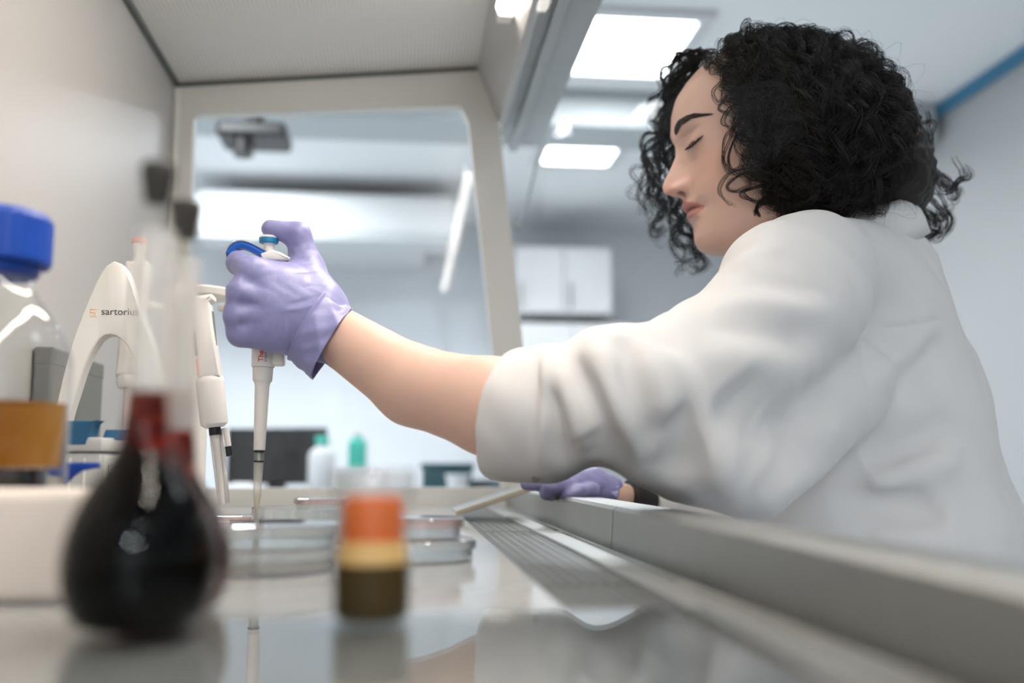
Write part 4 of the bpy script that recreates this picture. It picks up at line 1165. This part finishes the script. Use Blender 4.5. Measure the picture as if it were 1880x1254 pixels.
# rolled, crumpled cuff of the glove
def cuff(c0, c1, up0, up1, Y0, Y1, dep, name, par, seed, amp=.0014):
    r_ = np.random.default_rng(seed); n, m_ = 96, 26
    ph = r_.uniform(0, 6.28, 8)
    V, Fq = [], []
    for lay, off in ((0, 0.0), (1, -.0009)):
        for j in range(m_):
            t = j/(m_-1); tt = t if lay == 0 else 1-t
            c = (1-tt)*P(*c0, Y0)+tt*P(*c1, Y1)
            u_ = (1-tt)*(P(c0[0]+up0[0], c0[1]+up0[1], Y0)-P(*c0, Y0))+tt*(P(c1[0]+up1[0], c1[1]+up1[1], Y1)-P(*c1, Y1))
            for i in range(n):
                a = 2*math.pi*i/n
                w = amp*1.7*(.9*(1-abs(math.sin(2.5*a+2.2*tt+ph[0])))+.8*(1-abs(math.sin(4*a-3.1*tt+ph[1])))+.5*(1-abs(math.sin(6.5*a+5*tt+ph[2])))-1.0)*(.25+.75*tt)
                fl = 1+.05*math.exp(-(tt/.08)**2)+.03*max(0, tt-.8)*5
                ul = np.linalg.norm(u_)
                s_ = fl+(w+off)/ul
                V.append(c+u_*math.sin(a)*s_+np.array([0, dep*math.cos(a)*(fl+(w+off)/dep), 0]))
    R_ = 2*m_
    for j in range(R_-1):
        for i in range(n):
            Fq.append((j*n+i, j*n+(i+1) % n, (j+1)*n+(i+1) % n, (j+1)*n+i))
    for i in range(n):
        Fq.append(((R_-1)*n+i, (R_-1)*n+(i+1) % n, (i+1) % n, i))
    o = from_arrays(name, V, Fq, mglove, None, True)
    o.parent = par; o.matrix_parent_inverse = Matrix.Identity(4)
    bd_ = MB(); ring = [Vector(V[(m_-1)*n+i]) for i in range(n)]+[Vector(V[(m_-1)*n])]
    return o
mglove2 = mglove
cuff((566, 596), (609, 632), (36, -61), (38, -63), .861, .857, .0315, 'glove_cuff', glove, 3)

RW, RK = H_(1118, 900, 1.100), H_(1050, 893, 1.088)
def rhand_d(p):
    p = p.astype(np.float32)
    d = smin(cone(p, RW, RK, .0170, .0150), cone(p, H_(1085, 884, 1.10), RK, .0165, .0140), .012)
    d = smin(d, cone(p, H_(1105, 893, 1.125), H_(1045, 895, 1.120), .0150, .0120), .012)
    for (a, b, c, r) in (((1050, 886, 1.080), (1010, 889, 1.066), (968, 888, 1.075), .0088), ((1050, 892, 1.074), (1016, 893, 1.056), (1004, 905, 1.066), .0092),
                         ((1052, 896, 1.100), (1020, 898, 1.085), (1012, 908, 1.095), .0088), ((1052, 896, 1.122), (1024, 897, 1.112), (1018, 907, 1.118), .0080),
                         ((1085, 902, 1.076), (1060, 906, 1.062), (1040, 907, 1.060), .0090)):
        f_ = smin(cone(p, H_(*a), H_(*b), r*1.1, r), cone(p, H_(*b), H_(*c), r, r*.85), .004)
        d = smin(d, f_, .0035)
    d += np.sin(p[:, 0]*300+2*np.sin(p[:, 2]*250))*np.sin(p[:, 1]*240)*.0004
    return d
rg, _ = sdf_obj('glove', rhand_d, (.10, 1.02, -.02), (.27, 1.17, .10), .0013, mglove, PER, slack=.006)
o_ = cuff((1100, 899), (1128, 907), (5, -22), (6, -24), 1.103, 1.100, .0200, 'glove_cuff', rg, 9)
wbd = (WRR-ELR)/np.linalg.norm(WRR-ELR)
wb0, wb1 = P(1153, 916, 1.104), P(1188, 924, 1.112)
mb = MB(); mb.tube([tuple(wb0), tuple(wb1)], .0232, 32)
wbo = mb.build('wristband', M['black'], None, smooth=True, autosmooth=40); wbo.parent = PER; wbo.matrix_parent_inverse = Matrix.Translation(-Vector(PER.location))

# ------------------------------------------------------------------ eyes, brows, hair
def head_surface(u, l):
    """points on the front of the face at head coordinates u, l"""
    u = np.asarray(u, np.float32); l = np.asarray(l, np.float32)
    f = np.full(len(u), .135, np.float32)
    for _ in range(80):
        d = head_d(from_head(np.stack([f, u, l], 1)))
        f = f-np.clip(d, -.002, .01)*.7
    return np.stack([f, u, l], 1)

def strands(name, paths, rad, m, parent, sides=3):
    """paths: (S, K, 3) array of strand centre lines -> one mesh of fine tapered tubes"""
    paths = np.asarray(paths, np.float32); S, K, _ = paths.shape
    T = np.gradient(paths, axis=1); T /= np.maximum(np.linalg.norm(T, axis=2, keepdims=True), 1e-9)
    ref = np.tile(np.array([.31, .87, .38], np.float32), (S, K, 1))
    n = np.cross(T, ref); n /= np.maximum(np.linalg.norm(n, axis=2, keepdims=True), 1e-6)
    b = np.cross(T, n)
    r = np.asarray(rad, np.float32).reshape(-1, 1)*np.interp(np.linspace(0, 1, K), [0, .08, .7, 1], [.6, 1, .9, .25])[None].astype(np.float32)
    ring = np.stack([paths+(n*math.cos(2*math.pi*k/sides)+b*math.sin(2*math.pi*k/sides))*r[..., None] for k in range(sides)], 2)
    V = ring.reshape(-1, 3)
    s_, k_2, c_ = np.meshgrid(np.arange(S), np.arange(K-1), np.arange(sides), indexing='ij')
    def ix(s, k, c): return (s*K+k)*sides+(c % sides)
    Fq = np.stack([ix(s_, k_2, c_), ix(s_, k_2, c_+1), ix(s_, k_2+1, c_+1), ix(s_, k_2+1, c_)], -1).reshape(-1, 4)
    return V, Fq

mhair = mat('hair_dark', (0.019, 0.0155, 0.014), 0.5, spec=0.28, noise=0.3, nscale=30)
mbrow = mat('brow_dark', (0.030, 0.020, 0.016), 0.6, spec=0.2, noise=0.2)

def to_parent(o, par=PER):
    o.parent = par; o.matrix_parent_inverse = Matrix.Translation(-Vector(PER.location)); return o

# eyebrows
for sgn in (1, -1):
    nb_ = 420
    tt = rng.uniform(0, 1, nb_)
    cl = np.interp(tt, [0, .35, .7, 1], [.0095, .0240, .0400, .0520]); cu = np.interp(tt, [0, .35, .7, 1], [.0175, .0225, .0225, .0175])
    hw = np.interp(tt, [0, .2, .6, 1], [.0028, .0040, .0028, .0008])
    cu = cu+rng.uniform(-1, 1, nb_)*hw
    K = 6; pa_ = np.zeros((nb_, K, 3), np.float32)
    ln = rng.uniform(.0045, .008, nb_)
    for k in range(K):
        s_ = k/(K-1)
        l_ = cl+ln*s_*.92; u_ = cu+ln*s_*np.interp(tt, [0, .3, .7, 1], [.75, .35, -.15, -.45])
        q = head_surface(u_, l_); q[:, 0] += .0004+.0006*math.sin(math.pi*s_); q[:, 2] *= sgn
        pa_[:, k] = from_head(q)
    Vb, Fb = strands('eyebrow', pa_, np.full(nb_, .00026), mbrow, None)
    to_parent(from_arrays('eyebrow', Vb, Fb, mbrow, None, True))
    # lashes along the lowered lid
    ne = 190; tt = rng.uniform(0, 1, ne)
    l0 = np.interp(tt, [0, 1], [.0185, .0450]); u0 = -.0038+.0025*((l0-.031)/.013)**2-.0004+rng.uniform(-.0004, .0004, ne)
    q0 = head_surface(u0, l0); pa_ = np.zeros((ne, K, 3), np.float32); ln = rng.uniform(.004, .0078, ne)*np.interp(tt, [0, .3, 1], [.6, 1, 1.1])
    for k in range(K):
        s_ = k/(K-1); q = q0.copy()
        q[:, 0] += ln*s_*.80+.0002; q[:, 1] += -ln*(.55*s_-.25*s_*s_); q[:, 2] += ln*s_*np.interp(tt, [0, 1], [-.15, .65]); q[:, 2] *= sgn
        pa_[:, k] = from_head(q)
    # the dark line where the lids meet
    nl = 24; ll = np.linspace(.0180, .0455, nl)
    lid_line = []
    for j in range(7):
        ql = head_surface(-.0042+.0025*((ll-.031)/.013)**2+(j-3)*.00055*np.sqrt(np.sin(np.pi*np.linspace(.06, .94, nl))), ll); ql[:, 0] += .00015; ql[:, 2] *= sgn
        lid_line.append(from_head(ql)[np.linspace(0, nl-1, K).astype(int)])
        lid_line.append(from_head(ql)[np.linspace(0, nl-1, K).astype(int)])
    ln_paths = np.concatenate([pa_, np.array(lid_line, np.float32)])
    Vl, Fl = strands('eyelashes', ln_paths, np.r_[np.full(ne, .00036), np.full(len(lid_line), .00062)], mbrow, None)
    to_parent(from_arrays('eyelashes', Vl, Fl, mbrow, None, True))

# --- hair guides: simulated falling locks
NG = 560
SKC = np.array([-.012, .022, 0.0]); SKR = np.array([.088, .069, .074])
roots, kinds = [], []
while len(roots) < NG:
    d = rng.normal(size=3); d /= np.linalg.norm(d)
    q = SKC+SKR*d
    lim = np.interp(q[1], [-.06, -.03, 0, .03, .06, .085, .10], [-.022, .002, .026, .042, .050, .054, .050])
    if q[1] < -.052 or q[0] > lim: continue
    roots.append(q)
roots = np.array(roots); dirs = (roots-SKC)/SKR; dirs /= np.linalg.norm(dirs, axis=1, keepdims=True)
pos = from_head(roots*1.0).astype(np.float64)
nrm = dirs@HROT.T.astype(np.float64)
# how far a lock's layer stands off the skull: little on top, much at the back and the sides
up = dirs[:, 1]; back = np.clip(-dirs[:, 0], 0, 1)
lay = rng.uniform(.25, 1.0, NG)
side_out = (np.sign(roots[:, 2]+1e-6))[:, None]*Hl[None]
K = 56; ds = rng.uniform(.0031, .0047, NG)
nearf = np.clip((roots[:, 0]+.01)/.05, 0, 1)*np.clip((np.abs(roots[:, 2])-.01)/.03, 0, 1)
v = nrm*.8+(-Hf)[None]*.45+side_out*.35+np.array([0, 0, .15])
v /= np.linalg.norm(v, axis=1, keepdims=True)
G = np.zeros((NG, K, 3))
HC = from_head((-.012, .020, 0)).astype(np.float64)
wob = rng.normal(size=(NG, 3))*.10
for k in range(K):
    G[:, k] = pos
    rel = pos-HC
    loc = rel@HROT.astype(np.float64)
    de = np.linalg.norm(loc/np.array([.090, .076, .076]), axis=1)
    outw = rel/np.maximum(np.linalg.norm(rel, axis=1, keepdims=True), 1e-6)
    bk = np.clip(rel[:, 0]/.12, 0, 1); lo_ = np.clip((.02-rel[:, 2])/.10, 0, 1)
    target = 1.06+lay*(.05+.50*bk+.26*lo_)
    push = np.clip((target-de)*5, -1.6, 2.2)
    tgt = np.array([0, 0, -1.0])*1.0+outw*push[:, None]+(-Hf)[None]*(nearf*.55*np.exp(-k/22))[:, None]+np.array([.16, 0, 0])+wob
    v = v*.80+tgt*.20
    v /= np.linalg.norm(v, axis=1, keepdims=True)
    nxt = pos+v*ds[:, None]
    dc = coat_base(nxt.astype(np.float32)); inside = dc < .006
    nxt[inside, 2] = pos[inside, 2]+.0003; nxt[inside, 0] += .0012*np.sign(rel[inside, 0]+.02)
    pos = nxt
def curl(G, per, lock_r, cr0, cr1, pitch, jit=.35, kill=None):
    """wrap strands of each guide into a helix"""
    S, K, _ = G.shape
    T = np.gradient(G, axis=1); seg = np.linalg.norm(T, axis=2); s_len = np.cumsum(seg, axis=1)
    T /= np.maximum(seg[..., None], 1e-9)
    ref = np.array([.2, .93, .3]); n = np.cross(T, ref); n /= np.maximum(np.linalg.norm(n, axis=2, keepdims=True), 1e-6); b = np.cross(T, n)
    out = []
    ph = rng.uniform(0, 6.28, S); hd = np.where(rng.random(S) < .5, -1, 1); pit = rng.uniform(*pitch, S); cr = rng.uniform(cr0, cr1, S)
    for j in range(per):
        a0 = rng.uniform(0, 6.28, S); r0 = lock_r*np.sqrt(rng.random(S))
        grow = np.interp(np.linspace(0, 1, K), [0, .22, 1], [.05, .9, 1.15])[None]
        ang = (ph+rng.normal(size=S)*jit*.45)[:, None]+hd[:, None]*2*np.pi*s_len/(pit*rng.uniform(.975, 1.025, S))[:, None]
        rr = (cr*rng.uniform(.75, 1.2, S))[:, None]*grow
        spread = r0[:, None]*np.interp(np.linspace(0, 1, K), [0, .5, 1], [1, 1.0, 1.5])[None]
        out.append(G+n*(rr*np.cos(ang)+spread*np.cos(a0)[:, None])[..., None]+b*(rr*np.sin(ang)+spread*np.sin(a0)[:, None])[..., None])
    return np.concatenate(out)
HS = [curl(G, 16, .0045, .0045, .0105, (.030, .050))]
HR = [rng.uniform(.00019, .00034, len(HS[0]))]
# loose fly-away hairs
sel = rng.choice(NG, 420); Gf = G[sel]+ (G[sel]-HC)*np.interp(np.linspace(0, 1, K), [0, .3, 1], [0, .06, .13])[None, :, None]*rng.uniform(.2, 1.5, 420)[:, None, None]
HS.append(curl(Gf, 1, .004, .005, .013, (.018, .04))); HR.append(np.full(420, .00013))
def off_face(S, R_):
    q = to_head(S.reshape(-1, 3).astype(np.float32)).reshape(S.shape)
    lim = np.interp(q[..., 1], [-.13, -.093, -.052, 0, .039, .07, .085, .10], [.02, .040, .052, .052, .055, .058, .062, .2])
    bad = ((q[..., 0] > lim) & (q[..., 2] > -.035)).any(1)
    bad |= ((q[..., 0] > lim+.02) & (rng.random(len(S)) < .72)[:, None]).any(1)
    return S[~bad], R_[~bad]
HS[0], HR[0] = off_face(HS[0], HR[0]); HS[1], HR[1] = off_face(HS[1], HR[1])
def lock(pts, Y, per, lr, c0, c1, pitch, rad, jitter=0.0, rep=1, Kl=K, on_face=None):
    for _ in range(rep):
        p3 = []
        for i, (x, y) in enumerate(pts):
            yy = Y if not hasattr(Y, '__len__') else np.interp(i/(len(pts)-1), np.linspace(0, 1, len(Y)), Y)
            if on_face is not None:
                h = march(head_d, x, y, .85, 1.15)
                q = P(x, y, (h[1]-on_face) if h is not None else yy)
            else: q = P(x, y, yy)
            p3.append(q+rng.normal(size=3)*jitter)
        c = bez(p3, 70); d = np.r_[0, np.cumsum(np.linalg.norm(np.diff(c, axis=0), axis=1))]
        t = np.linspace(0, d[-1], Kl); c = np.stack([np.interp(t, d, c[:, a]) for a in range(3)], 1)
        HS.append(curl(c[None], per, lr, c0, c1, pitch)); HR.append(np.full(per, rad))
# curls hanging on the far side of the face
FAR = [([(1290, 105), (1245, 140), (1222, 190), (1212, 240), (1192, 290), (1196, 345), (1206, 385), (1198, 420), (1222, 430)], (1.02, 1.08)),
       ([(1285, 110), (1240, 160), (1215, 220), (1196, 265), (1182, 310), (1184, 360), (1180, 395)], (1.03, 1.10)),
       ([(1282, 120), (1250, 170), (1238, 240), (1232, 300), (1236, 360), (1246, 405), (1240, 445), (1262, 470), (1246, 492)], (1.04, 1.07)),
       ([(1285, 130), (1255, 190), (1246, 260), (1242, 340), (1254, 400), (1266, 440), (1288, 462), (1298, 482), (1272, 490)], (1.05, 1.08)),
       ([(1290, 100), (1260, 120), (1232, 165), (1226, 215), (1222, 260), (1214, 310), (1222, 350), (1216, 400)], (1.02, 1.09)),
       ([(1300, 95), (1262, 108), (1240, 130), (1225, 175), (1208, 215), (1200, 250)], (1.0, 1.07))]
for pts, Y in FAR:
    dn = 6 if pts[0][1] <= 100 else 3
    lock(pts, Y, 18, .0018, .0040, .0075, (.038, .058), .00027, jitter=.0045, rep=dn)
    lock(pts, Y, 10, .0030, .0040, .0080, (.020, .034), .00022, jitter=.0075, rep=1)
# curls over the near temple and cheek
NEAR = [([(1400, 190), (1358, 215), (1334, 255), (1327, 290), (1340, 312), (1365, 318), (1380, 305)], 10),
        ([(1395, 225), (1352, 250), (1340, 285), (1346, 310), (1372, 312)], 12),
        ([(1390, 300), (1345, 318), (1322, 345), (1328, 362), (1342, 372), (1350, 377)], 5),
        ([(1400, 320), (1368, 322), (1340, 333), (1338, 346), (1362, 352), (1385, 340)], 8),
        ([(1420, 335), (1385, 345), (1362, 352), (1372, 364), (1405, 372), (1425, 368)], 12),
        ([(1450, 350), (1410, 362), (1390, 385), (1394, 405), (1410, 416), (1424, 408)], 22),
        ([(1380, 150), (1345, 165), (1322, 188), (1322, 204), (1342, 208), (1352, 192), (1338, 182)], 6),
        ([(1350, 130), (1325, 150), (1310, 170), (1318, 186), (1334, 182), (1332, 168)], 5),
        ([(1370, 180), (1340, 200), (1330, 222), (1345, 232), (1362, 222)], 7)]
for pts, n_s in NEAR:
    lock(pts, 1.0, n_s, .0016, .0002, .0012, (.03, .05), .00021, jitter=.0012, rep=2, on_face=.010)
# curls closing in on the face at the hairline
for i in range(70):
    yy = rng.uniform(95, 400)
    x0 = np.interp(yy, [95, 150, 200, 260, 330, 400], [1330, 1350, 1362, 1385, 1410, 1450])+rng.uniform(0, 45)
    L_ = rng.uniform(25, 60)
    pts = [(x0+25, yy-L_*.9), (x0, yy-L_*.3), (x0-8, yy+L_*.4), (x0+8, yy+L_)]
    lock(pts, 1.0, 8, .0035, .003, .007, (.02, .032), .00023, jitter=.003, on_face=.014)
# big loose curls at the nape
for pts in ([(1700, 330), (1745, 345), (1768, 335), (1772, 315), (1755, 305)], [(1690, 350), (1730, 380), (1742, 410), (1722, 432), (1695, 425)], [(1680, 370), (1712, 405), (1716, 430), (1690, 442), (1668, 436)],
            [(1700, 300), (1735, 330), (1755, 355), (1765, 350)], [(1660, 380), (1700, 400), (1728, 395), (1740, 370)], [(1690, 215), (1706, 235), (1704, 262), (1690, 285)], [(1640, 400), (1670, 425), (1700, 420), (1705, 400)]):
    lock(pts, (1.03, 1.05), 14, .0030, .0010, .0030, (.03, .05), .00024, jitter=.004, rep=3)
# dense dark under-volume that the strands grow over
def under_d(p):
    p = p.astype(np.float32); q = to_head(p)
    d = ell(q, (-.020, .022, 0), (.086, .070, .080))
    d = smin(d, ell(p, P(1530, 250, 1.03), (.088, .095, .078)), .03)
    d = smin(d, ell(p, P(1600, 340, 1.03), (.060, .085, .058)), .03)
    d = smin(d, ell(p, P(1480, 350, 1.00), (.050, .075, .045)), .02)
    d = smin(d, ell(p, P(1420, 160, 1.02), (.066, .085, .060)), .02)
    cut = q[:, 0]-np.interp(q[:, 1], [-.06, -.03, 0, .03, .06, .085, .12], [-.012, .010, .028, .042, .048, .052, .050]).astype(np.float32)
    d = smax(d, cut, .010)
    d += (np.sin(p[:, 0]*190+2*np.sin(p[:, 2]*150))*np.sin(p[:, 2]*170+2*np.sin(p[:, 1]*120))*np.sin(p[:, 1]*160))*.0035
    d += np.sin(p[:, 0]*420+3*np.sin(p[:, 2]*260))*np.sin(p[:, 2]*390+p[:, 1]*300)*.0012
    d = smax(d, -(coat_base(p)-.002), .004)
    return d
UV, UF = mesh_sdf(under_d, (.22, .84, .24), (.62, 1.24, .52), .0035, .012)
AV, AF = [UV.astype(np.float32)], [UF]
nV = len(UV)
for pth, rd in zip(HS, HR):
    v_, f_ = strands('hair', pth, rd, mhair, None)
    AV.append(v_); AF.append(f_+nV); nV += len(v_)
to_parent(from_arrays('hair', np.concatenate(AV), np.concatenate(AF), mhair, None, True))
